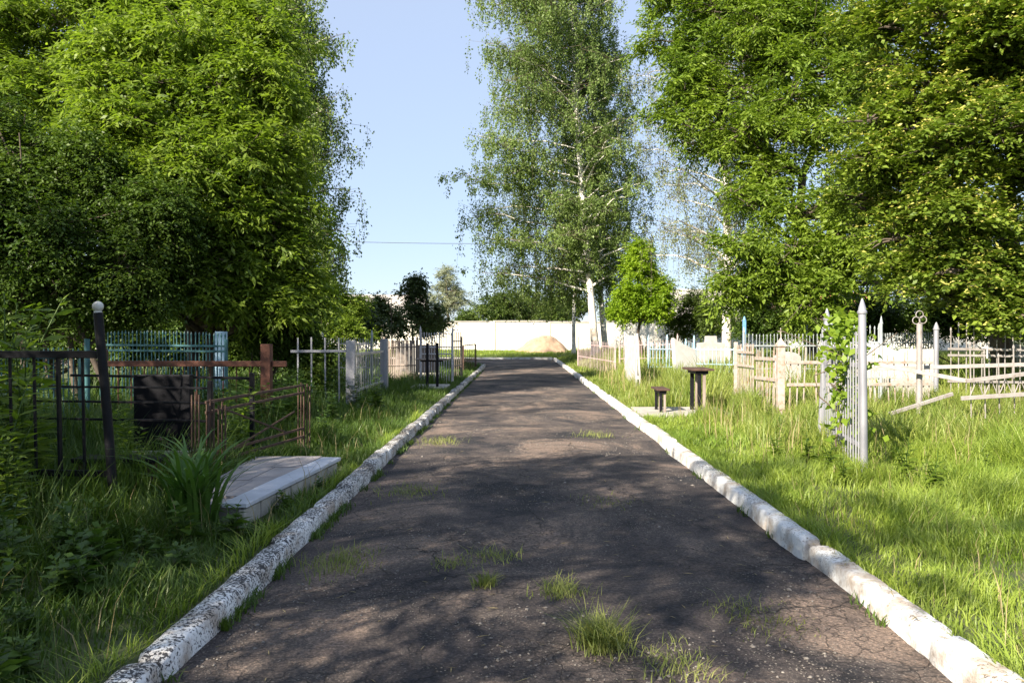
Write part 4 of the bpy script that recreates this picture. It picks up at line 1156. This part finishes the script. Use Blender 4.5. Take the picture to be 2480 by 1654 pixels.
# ------------------------------------------------------------------ left side graves
# black fence with white knob post
A = (-3.24, 6.4)
f = empty('metal_fence', gpt(*A), 'black metal fence with a white-knobbed leaning post at the left edge', 'fence')
post(f, gpt(*A), 1.62, 0.036, M['black'], top='ball', lean=(-0.14, 0))
post(f, gpt(-5.0, 6.6), 1.45, 0.04, M['black'], 'square', None)
q = MB(); q.bar((-3.34, 6.4, 1.38), (-6.4, 6.7, 1.37), 0.06, 0.03); q.build('rail', M['black'], f)
q = MB(); q.bar((-3.28, 6.42, 0.42), (-6.4, 6.72, 0.42), 0.05, 0.03); q.build('rail', M['black'], f)
pk = MB()
for i in range(14):
    x = -3.52 - i * 0.21
    pk.bar((x, 6.43 - (x + 3.24) * 0.098, 0.12), (x - 0.02, 6.43 - (x + 3.24) * 0.098, 1.36), 0.02 + 0.025 * (i % 3 == 1), 0.02)
pk.build('pickets', M['black'], f)
# long low black rails behind, around the headstone
f = empty('metal_fence', gpt(-4.9, 8.6), 'low black rail fence in front of the black headstone', 'fence')
for q_ in ((-5.3, 8.3), (-3.1, 8.0), (-3.15, 9.4)):
    post(f, gpt(*q_), 0.98, 0.025, M['black'], 'square', None)
for z in (0.95, 0.80, 0.62):
    q = MB(); q.bar((-5.3, 8.3, z + 0.05), (-3.1, 8.0, z + 0.05), 0.022, 0.022); q.build('rail', M['black'], f)
q = MB(); q.bar((-5.35, 9.5, 1.05), (-3.15, 9.4, 1.02), 0.03, 0.025); q.build('rail', M['black'], f)
headstone(392, 8.7, 0.62, 0.82, 0.10, M['granite'], 'plain black granite headstone behind the black rails on the left', 0, 'flat')
# low black bench in front
root = empty('bench', gpt(-3.55, 7.0), 'low black bench half buried in weeds beside the black post', 'bench')
b = MB(); b.box((-3.5, 7.0, 0.45), (0.75, 0.26, 0.04)); b.build('seat', M['black'], root)
for dx in (-0.3, 0.3):
    b = MB(); b.box((-3.5 + dx, 7.0, 0.255), (0.05, 0.2, 0.345)); b.build('leg', M['rust_dark'], root)
b = MB(); b.bar((-3.78, 6.97, 0.3), (-3.22, 6.97, 0.3), 0.03, 0.03); b.build('stretcher', M['black'], root)
# brown rusty rail fence
f = empty('metal_fence', gpt(-3.05, 7.7), 'brown rusty rail fence with bundled flat-bar posts beside the stone slab', 'fence')
for (x, y, hh) in ((-3.10, 7.62, 0.90), (-3.02, 7.78, 0.82), (-2.95, 7.9, 0.78), (-2.66, 9.7, 0.86), (-2.60, 9.75, 0.84)):
    b = MB()
    g = gpt(x, y)
    for k in (-1, 0, 1):
        b.bar(g + np.array([k * 0.034, 0, -0.1]), g + np.array([k * 0.034 + 0.005, 0, hh - 0.03 * abs(k)]), 0.022, 0.012)
    b.build('post', M['rust_dark'], f)
for (z0, z1) in ((0.88, 0.92), (0.78, 0.83), (0.36, 0.40), (0.28, 0.30)):
    b = MB(); b.bar((-3.05, 7.75, z0), (-2.63, 9.7, z1), 0.028, 0.02); b.build('rail', M['rust_dark'], f)
b = MB(); b.bar((-2.98, 8.0, 0.33), (-2.68, 9.5, 0.62), 0.02, 0.012); b.bar((-2.98, 8.0, 0.80), (-2.72, 9.3, 0.40), 0.02, 0.012); b.build('brace', M['rust_dark'], f)

# stone slab platform
def platform():
    root = empty('grave_slab', (-2.4, 7.2, 0.1), 'grey paved grave platform with a pale tiled edge beside the left kerb', 'grave slab')
    # quad outline: near-right, far-right, far-left, near-left
    def prism(pts, z0, z1):
        mb = MB()
        vs = [(x, y, z0) for x, y in pts] + [(x, y, z1) for x, y in pts]
        n = len(pts)
        mb.add(vs, [tuple(range(n))[::-1], tuple(range(n, 2 * n))] + [(i, (i + 1) % n, (i + 1) % n + n, i + n) for i in range(n)])
        return mb
    o = prism([(-2.14, 6.10), (-1.93, 8.28), (-2.85, 8.60), (-2.72, 6.3)], 0.0, 0.225).build('core', M['slab'], root)
    # blocks of the side
    bl = MB()
    for i in range(7):
        t0, t1 = i / 7, (i + 0.93) / 7
        a = Vector((-2.115, 6.06, 0)).lerp(Vector((-1.905, 8.26, 0)), t0); c = Vector((-2.115, 6.06, 0)).lerp(Vector((-1.905, 8.26, 0)), t1)
        mid = (a + c) / 2; d = (c - a)
        bl.box((mid.x, mid.y, 0.12), (0.05, d.length, 0.185 + 0.006 * (i % 2)), Matrix.Rotation(-math.atan2(d.x, d.y), 3, 'Z'))
    bl.build('side_block', M['concrete'], root)
    # top paving and pale edge tiles
    tp = MB()
    for i in range(3):
        for j in range(2):
            x = -2.66 + 0.25 * j - 0.045 * i
            y0_, y1_ = 6.42 + i * 0.70, 6.42 + (i + 1) * 0.70 - 0.012
            k0 = (y0_ - 6.1) / 2.18 * 0.2; k1 = (y1_ - 6.1) / 2.18 * 0.2
            vs = [(x + k0 * (j * 0.4), y0_, 0.227), (x + 0.24 + k0 * (0.4 + j * 0.3), y0_, 0.227), (x + 0.24 + k1 * (0.4 + j * 0.3), y1_, 0.227), (x + k1 * (j * 0.4), y1_, 0.227)]
            vs += [(a, b, 0.242 + 0.002 * ((i + j) % 2)) for a, b, c in vs]
            tp.add(vs, [(3, 2, 1, 0), (4, 5, 6, 7), (0, 1, 5, 4), (1, 2, 6, 5), (2, 3, 7, 6), (3, 0, 4, 7)])
    tp.build('paving', M['slab'], root)
    ed = MB()
    for i in range(4):
        t0, t1 = i / 4, (i + 0.992) / 4
        a = Vector((-2.165, 6.04, 0)).lerp(Vector((-1.955, 8.30, 0)), t0); c = Vector((-2.165, 6.04, 0)).lerp(Vector((-1.955, 8.30, 0)), t1)
        mid = (a + c) / 2; d = c - a
        ed.box((mid.x, mid.y, 0.248 + 0.002 * (i % 2)), (0.20, d.length, 0.034), Matrix.Rotation(-math.atan2(d.x, d.y), 3, 'Z'))
    ed.build('edge_tile', M['slab_edge'], root)
platform()

# rusty red rail fence with cross-shaped post
f = empty('metal_fence', gpt(-3.8, 12.0), 'rust-red rail fence ending in a thick square post on the left', 'fence')
post(f, gpt(-3.8, 12.0), 1.30, 0.072, M['rust'], 'square', None)
q = MB(); q.bar((-6.3, 12.1, 1.09), (-3.88, 12.02, 1.09), 0.085, 0.05); q.build('rail', M['rust'], f)
q = MB(); q.bar((-3.72, 12.0, 1.09), (-3.5, 12.0, 1.09), 0.085, 0.05); q.build('rail', M['rust'], f)
post(f, gpt(-6.3, 12.1), 1.2, 0.04, M['rust'], 'square', None)
pk = MB()
for i in range(11):
    x = -6.1 + i * 0.2
    pk.tube([(x, 12.12, 0.1), (x, 12.12, 1.08)], 0.010, 6)
pk.build('pickets', M['rust'], f)
# teal fence
f = simple('metal_fence', 'teal rod fence with curled tops behind the rust-red rail', at(240, 13.6)[:2], at(545, 13.6)[:2], 34, 1.38, M['teal'], [1.22, 1.13], seed=41, top=None, ph=1.33, finial=True, wd=0.02)
x, y, z = at(205, 12.5); f = empty('metal_post', (x, y, z), 'teal-blue metal post behind the black fence', 'post'); post(f, (x, y, z), 1.35, 0.04, M['teal'], 'round', None)
x, y, z = at(533, 14.5); f = empty('metal_post', (x, y, z), 'pale blue square post behind the rust-red rail', 'post'); post(f, (x, y, z), 1.45, 0.085, M['lightblue'], 'square', None)
f = simple('metal_fence', 'weathered teal fence at the far left behind the black bars', at(-120, 10.6)[:2], at(190, 11.2)[:2], 24, 1.25, M['teal'], [1.12, 0.7], seed=42, top=None, ph=1.2, wd=0.02)

# grey picket fence with broad flat post
A = (-3.24, 15.35); B = (-3.32, 19.6)
f = empty('picket_fence', gpt(*A), 'pale grey picket fence with a broad flat post on the left verge', 'fence')
post(f, gpt(*A), 1.30, 0.085, M['silver'], 'square', None)
post(f, gpt(*B), 1.32, 0.085, M['silver'], 'square', None)
panel(f, (-3.24, 15.5), (-3.32, 19.45), 17, 1.26, 0.0, [1.02, 0.3], M['silver'], wd=0.045, th=0.012, rw=0.06, rt=0.03, seed=43)
panel(f, (-4.4, 15.35), (-3.34, 15.35), 4, lambda t: 1.36, 0.0, [1.10], M['silver'], wd=0.03, th=0.012, rw=0.05, rt=0.03, seed=44)
# beyond it
simple('picket_fence', 'brown-grey picket fence with the low bushes behind it', at(930, 24)[:2], at(1010, 24)[:2], 16, 1.25, M['oldwood'], [1.05, 0.5], seed=45, style='flat', wd=0.05, top=None, kind='square')
simple('metal_fence', 'grey-green rod fence behind the broad flat post', at(780, 22)[:2], at(900, 22)[:2], 20, 1.3, M['greygreen'], [1.15, 0.5], seed=46)
simple('metal_fence', 'pinkish white spear-topped fence behind the black table', at(1018, 23.5)[:2], at(1096, 23.5)[:2], 13, 1.42, M['white_grey'], [1.05, 0.85], seed=47, finial=True, wd=0.022)
simple('picket_fence', 'weathered plank gate leaning beside the far left kerb', at(1096, 26)[:2], at(1118, 27)[:2], 5, 1.5, M['oldwood'], [1.2, 1.0, 0.4], seed=48, style='flat', wd=0.06, top=None, kind='square', ph=1.35)
simple('picket_fence', 'dark stake fence at the last grave before the road turns left', at(1122, 30)[:2], at(1152, 33.5)[:2], 7, 1.15, M['rust_dark'], [1.0, 0.4], seed=49, style='flat', wd=0.06, top=None, kind='square', ph=1.0)
headstone(985, 26, 0.7, 0.95, 0.14, M['greystone'], 'grey headstone behind the brown-grey pickets on the left', 0, 'round')
headstone(1035, 26, 0.6, 0.9, 0.1, M['granite'], 'small black headstone behind the spear-topped fence', 0, 'flat')
# dark tall table on a pad
x, y = -2.30, 21.2
o = MB(); o.box((-2.4, 21.25, 0.09), (0.95, 1.7, 0.12)); tag(o.build('concrete_pad', M['concrete'], None, (-2.4, 21.25, 0.0)), 'small concrete pad beside the left kerb under the black table', 'pad')
root = empty('table', (x, y, 0.15), 'black narrow table on tall posts beside the left kerb', 'table')
b = MB(); b.box((x - 0.05, y, 0.86), (0.8, 0.4, 0.04)); b.build('tabletop', M['oldwood'], root)
for dx in (-0.13, 0.13):
    b = MB(); b.box((x + dx, y - 0.215, 0.72), (0.07, 0.024, 1.15)); b.build('leg', M['black'], root)
b = MB(); b.box((x - 0.05, y + 0.1, 0.815), (0.6, 0.06, 0.045)); b.build('bearer', M['black'], root)

# ------------------------------------------------------------------ plants
def strap_plant(x, y, label, name, m, n, h, wd, seed, cat='plant'):
    r = np.random.default_rng(seed)
    b = gpt(x, y)
    V, Q = [], []
    k = 8; cnt = 0
    for i in range(n):
        az = r.uniform(0, 6.283); hh = h * r.uniform(0.6, 1.15); out = hh * r.uniform(0.25, 0.9)
        st = b + np.array([r.normal(0, 0.07), r.normal(0, 0.07), -0.02])
        d = np.array([math.cos(az), math.sin(az), 0]); s = np.array([-d[1], d[0], 0])
        w0 = wd * r.uniform(0.7, 1.2)
        for j in range(k):
            t = j / (k - 1)
            p = st + d * out * t ** 1.8 + np.array([0, 0, hh * (1.25 * t - 0.5 * t ** 2.6)])
            ww = w0 * (1 - t ** 2.2) * 0.5 + 0.001
            V += [p - s * ww, p + np.array([0, 0, -ww * 0.0]), p + s * ww]
        for j in range(k - 1):
            a = cnt + j * 3
            Q += [(a, a + 1, a + 4, a + 3), (a + 1, a + 2, a + 5, a + 4)]
        cnt += k * 3
    V = np.array(V) - b
    o = link_mesh(name, np_mesh(name, V, np.array(Q)), m, None, tuple(b), True)
    return tag(o, label, cat)
strap_plant(-2.42, 5.92, 'clump of long strap-shaped leaves in front of the stone slab', 'daylily_plant', M['iris'], 120, 0.80, 0.034, 81)

def weed(x, y, label, name, seed, h=0.5, n=26, llen=0.09, lw=0.035, m=None, group=None, stems=3, cat='weed'):
    r = np.random.default_rng(seed)
    b = gpt(x, y)
    root = empty(name, b, label, cat, group)
    st = MB(); fo = Foliage()
    for k in range(stems):
        az = r.uniform(0, 6.28); hh = h * r.uniform(0.6, 1.1); o_ = hh * r.uniform(0.05, 0.3)
        pts = [b + np.array([math.cos(az) * o_ * t * t + r.normal(0, 0.006), math.sin(az) * o_ * t * t, hh * t]) for t in np.linspace(0, 1, 6)]
        st.tube(pts, np.linspace(0.006, 0.002, 6), 5)
        tt = np.linspace(0.12, 1, n)
        P = np.array([np.interp(tt, np.linspace(0, 1, 6), [p[c] for p in pts]) for c in range(3)]).T
        a = np.arange(n) * 2.4 + r.uniform(0, 6)
        A_ = np.stack([np.cos(a), np.sin(a), np.full(n, 0.25) - 0.3 * (1 - tt)], -1) + r.normal(0, 0.15, (n, 3))
        sc_ = (1.15 - 0.75 * tt) * r.uniform(0.75, 1.2, n)
        fo.add(leaves(P, A_, llen * sc_, lw * sc_, r, 0.3, 0.12))
    st.build('stem', M['weed'], root); fo.build('leaves', m or M['weed'], root)
    return root
def copy_tree(o, parent=None):
    c = o.copy(); col.objects.link(c)
    if parent is not None: c.parent = parent
    for ch in list(o.children): copy_tree(ch, c)
    return c
GW = 'weeds in the shaded grass on the left verge'
w0 = weed(-2.95, 4.62, 'tall leafy weed stem rising from the shaded grass at the left edge', 'weed_plant', 82, 0.62, 30, 0.15, 0.045, group=GW)
w1 = weed(-2.35, 3.75, 'broad-leaved weed low in the shaded grass left of the kerb', 'weed_plant', 83, 0.22, 12, 0.14, 0.08, group=GW)
for i, (x, y, s, rz) in enumerate([(-2.6, 3.5, 1.0, 1.2), (-2.15, 3.4, 0.8, 2.9), (-2.75, 4.2, 1.2, 4.0), (-2.2, 4.6, 0.9, 5.1), (-2.9, 5.2, 1.1, 0.4), (-2.45, 5.2, 0.9, 2.0), (-3.2, 4.9, 1.3, 3.3),
                                   (-2.0, 5.6, 0.8, 4.7), (-1.95, 6.6, 0.8, 0.9), (-1.85, 7.4, 0.7, 2.2), (-3.3, 5.7, 1.2, 5.5), (-2.55, 4.45, 0.9, 1.7)]):
    c = copy_tree(w1); c.location = gpt(x, y); c.scale = (s, s, s * 1.1); c.rotation_euler = (0, 0, rz)
w2 = weed(-3.5, 9.2, 'leafy tall weed among the graves on the left', 'weed_plant', 86, 0.75, 22, 0.15, 0.06, group='tall weeds among the left graves', stems=6)
rq = np.random.default_rng(140)
for i in range(46):
    x, y = rq.uniform(-6.5, -2.5), rq.uniform(8.9, 15.0)
    if x > -2.9 and y < 9.9: continue
    c = copy_tree(w2); s_ = rq.uniform(0.65, 1.25); c.location = gpt(x, y); c.scale = (s_ * 1.2, s_ * 1.2, s_); c.rotation_euler = (0, 0, rq.uniform(0, 6))
for (x, y, s_) in ((-3.75, 11.5, 1.1), (-4.0, 11.3, 0.9), (-3.55, 11.7, 1.0), (-4.4, 11.5, 1.15), (-4.9, 11.6, 1.0), (-3.3, 10.9, 0.9), (-3.2, 15.3, 1.0), (-3.7, 15.4, 1.2), (-4.2, 15.2, 1.2)):
    c = copy_tree(w2); c.location = gpt(x, y); c.scale = (s_ * 1.3, s_ * 1.3, s_); c.rotation_euler = (0, 0, x * 9)
w3 = weed(4.6, 8.0, 'leafy weed in the grass round the fences on the right', 'weed_plant', 87, 0.34, 18, 0.11, 0.05, m=M['maple'], group='weeds in the grass on the right verge', stems=4)
for i in range(42):
    x = rq.uniform(2.7, 8.5); y = rq.uniform(5.5, 16.0)
    if x > 0.7 * y + 0.5 or (x < 3.9 and y > 13.5): continue
    c = copy_tree(w3); s_ = rq.uniform(0.55, 1.3); c.location = gpt(x, y); c.scale = (s_ * 1.2, s_ * 1.2, s_); c.rotation_euler = (0, 0, rq.uniform(0, 6))
rq = np.random.default_rng(150)
for i in range(44):
    y = rq.uniform(2.9, 6.0); x = -1.95 - rq.random() * (0.62 * y - 1.0)
    if x > -1.95: continue
    c = copy_tree(w1); s_ = rq.uniform(0.6, 1.5); c.location = gpt(x, y); c.scale = (s_, s_, s_ * rq.uniform(0.9, 1.5)); c.rotation_euler = (0, 0, rq.uniform(0, 6))
GS = 'ash seedlings among the black rails'
s0 = weed(-3.55, 7.35, 'leafy ash seedling spreading feather-like leaves under the black headstone', 'ash_seedling', 84, 0.75, 34, 0.20, 0.05, m=M['maple'], group=GS, stems=5, cat='seedling')
for (x, y, s, lb) in ((-3.9, 6.0, 1.55, 'taller ash seedling in front of the black fence at the left edge'), (-4.3, 6.9, 1.9, 'tall ash seedling reaching over the top rail of the black fence'), (-3.05, 8.6, 1.1, 'ash seedling inside the brown rusty rail fence'),
                      (-3.6, 5.6, 1.0, 'low ash seedling in the weeds before the white-knobbed post'),
                      (-4.75, 7.4, 2.35, 'tallest ash sapling left of the white-knobbed post, over the black rail'), (-5.4, 8.3, 2.2, 'ash sapling deeper in the shade at the left edge behind the black fence')):
    c = copy_tree(s0); c.location = gpt(x, y); c.scale = (s, s, s); c.rotation_euler = (0, 0, s * 7); c['label'] = lb

# weeds and tufts growing out of the road
def tuft(x, y, label, seed, n, h, spread, m=None):
    r = np.random.default_rng(seed)
    xy = np.stack([r.normal(x, spread, n), r.normal(y, spread * 1.2, n)], -1)
    z = road_z(xy[:, 0], xy[:, 1]) - 0.01
    P = np.concatenate([xy, z[:, None]], 1)
    V, Q = blades(P, h * r.uniform(0.2, 1.25, n), 0.0048 * r.uniform(0.6, 1.5, n), 1.05, r)
    c = np.array([x, y, 0.0])
    o = link_mesh('grass_tuft', np_mesh('grass_tuft', V - c, Q), m or M['grass'], None, tuple(c))
    return tag(o, label, 'grass tuft', 'grass tufts growing through the road')
def rp(dx, dy):
    px, py = dx * 1.0549, dy * 1.0549
    Y = CAMH * F / (py - 807)
    return (px - 1260) / F * Y, Y
for k, (dx, dy, n, h, sp, lb) in enumerate([
    (1385, 1500, 420, 0.17, 0.055, 'tallest grass tuft growing through the road in the foreground'),
    (1545, 1545, 200, 0.06, 0.10, 'low spreading grass tuft at the bottom of the road, right of the tallest tuft'),
    (1290, 1375, 200, 0.08, 0.07, 'loose grass tuft in the crack behind the tallest tuft'),
    (1112, 1355, 110, 0.10, 0.035, 'small upright grass tuft left of the central crack'),
    (775, 1300, 260, 0.09, 0.13, 'wide scruffy grass patch on the road near the left kerb'),
    (1730, 1425, 180, 0.06, 0.12, 'sprawling weed patch on the right half of the road'),
    (945, 1135, 200, 0.07, 0.16, 'flat grass patch on the left of the road beside the stone slab'),
    (1140, 1290, 100, 0.07, 0.08, 'thin weeds along the crack in the middle of the road'),
    (1365, 1003, 160, 0.08, 0.16, 'grass patch in the sunny strip across the road'),
    (1005, 1018, 170, 0.10, 0.16, 'grass patch near the left kerb at the sunny strip'),
    (1040, 1305, 90, 0.06, 0.07, 'tiny weed beside the central crack'),
    (1390, 1160, 90, 0.05, 0.14, 'thin flat weeds near the right of the road in shade')]):
    x, y = rp(dx, dy)
    o = tuft(x, y, lb, 90 + k, int(n * 1.6), h, sp, M['tuft'])
    if sp > 0.06:                       # flat spreading patches nobody could count
        o.name = 'weeds'; o['kind'] = 'stuff'; del o['group']; o['category'] = 'weeds'

# grass fringe along the foot of the kerbs
def fringe():
    r = np.random.default_rng(120)
    n = 9000
    left = r.random(n) < 0.75
    y = 3.0 + 30 * r.random(n) ** 1.6
    x = np.where(left, -1.575 + np.abs(r.normal(0, 0.035, n)), 1.925 - np.abs(r.normal(0, 0.025, n)))
    k = (np.sin(y * 3.1) + np.sin(y * 7.3 + 1) + np.where(left, 0.2, -0.8)) > 0.2
    x, y = x[k], y[k]
    P = np.stack([x, y, np.zeros(len(x)) - 0.005], -1)
    V, Q = blades(P, 0.07 * r.uniform(0.3, 1.4, len(x)), 0.007 * r.uniform(0.7, 1.5, len(x)), 0.8, r)
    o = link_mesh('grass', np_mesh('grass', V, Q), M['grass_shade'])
    tag(o, 'thin grass fringe growing at the foot of both kerbs', 'grass', None, 'stuff')
fringe()

# pebbles and grit lying on the road
def grit():
    r = np.random.default_rng(130)
    n = 15000
    y = 3.0 + 22 * r.random(n) ** 1.8; x = r.uniform(-1.5, 1.85, n)
    k = clump(np.stack([x, y], -1), r, 2.1, 3) > r.uniform(0.4, 0.8, n)
    x, y = x[k], y[k]; n = len(x)
    s = np.exp(r.normal(-5.05, 0.45, n))
    t = np.array([(1, 0, 0), (-1, 0, 0), (0, 1, 0), (0, -1, 0), (0, 0, 1), (0, 0, -1)], float)
    f = np.array([(0, 2, 4), (2, 1, 4), (1, 3, 4), (3, 0, 4), (2, 0, 5), (1, 2, 5), (3, 1, 5), (0, 3, 5)])
    a = r.uniform(0, 6.28, n)
    V = t[None] * r.uniform(0.6, 1.3, (n, 6, 1)) * s[:, None, None] * np.array([1, 0.8, 0.45])
    ca, sa = np.cos(a)[:, None], np.sin(a)[:, None]
    V = np.stack([V[..., 0] * ca - V[..., 1] * sa, V[..., 0] * sa + V[..., 1] * ca, V[..., 2]], -1)
    V = V + np.stack([x, y, road_z(x, y) + 0.002], -1)[:, None]
    Q = (f[None] + (np.arange(n) * 6)[:, None, None]).reshape(-1, 3)
    o = link_mesh('gravel', np_mesh('gravel', V.reshape(-1, 3), Q), M['stone'])
    tag(o, 'loose grit and small stones scattered over the road', 'gravel', None, 'stuff')
    # dry stalks and clippings on road and kerb
    n = 420
    y = 3.0 + 14 * r.random(n) ** 1.6
    on = r.random(n) < 0.35
    x = np.where(on, 1.96 + 0.1 * r.random(n), r.uniform(-1.5, 1.85, n))
    z = np.where(on, 0.137, road_z(x, y) + 0.004)
    P = np.stack([x, y, z], -1)
    A_ = np.stack([np.cos(a[:n]), np.sin(a[:n]), r.normal(0, 0.05, n)], -1)
    V, Q = leaves(P, A_, 0.05 * r.uniform(0.4, 2.0, n), 0.006 * np.ones(n), r, 0.2, 0.3)
    o = link_mesh('litter', np_mesh('litter', V, Q), M['straw'])
    tag(o, 'dry stalks and clippings lying on the road and right kerb', 'litter', None, 'stuff')
grit()
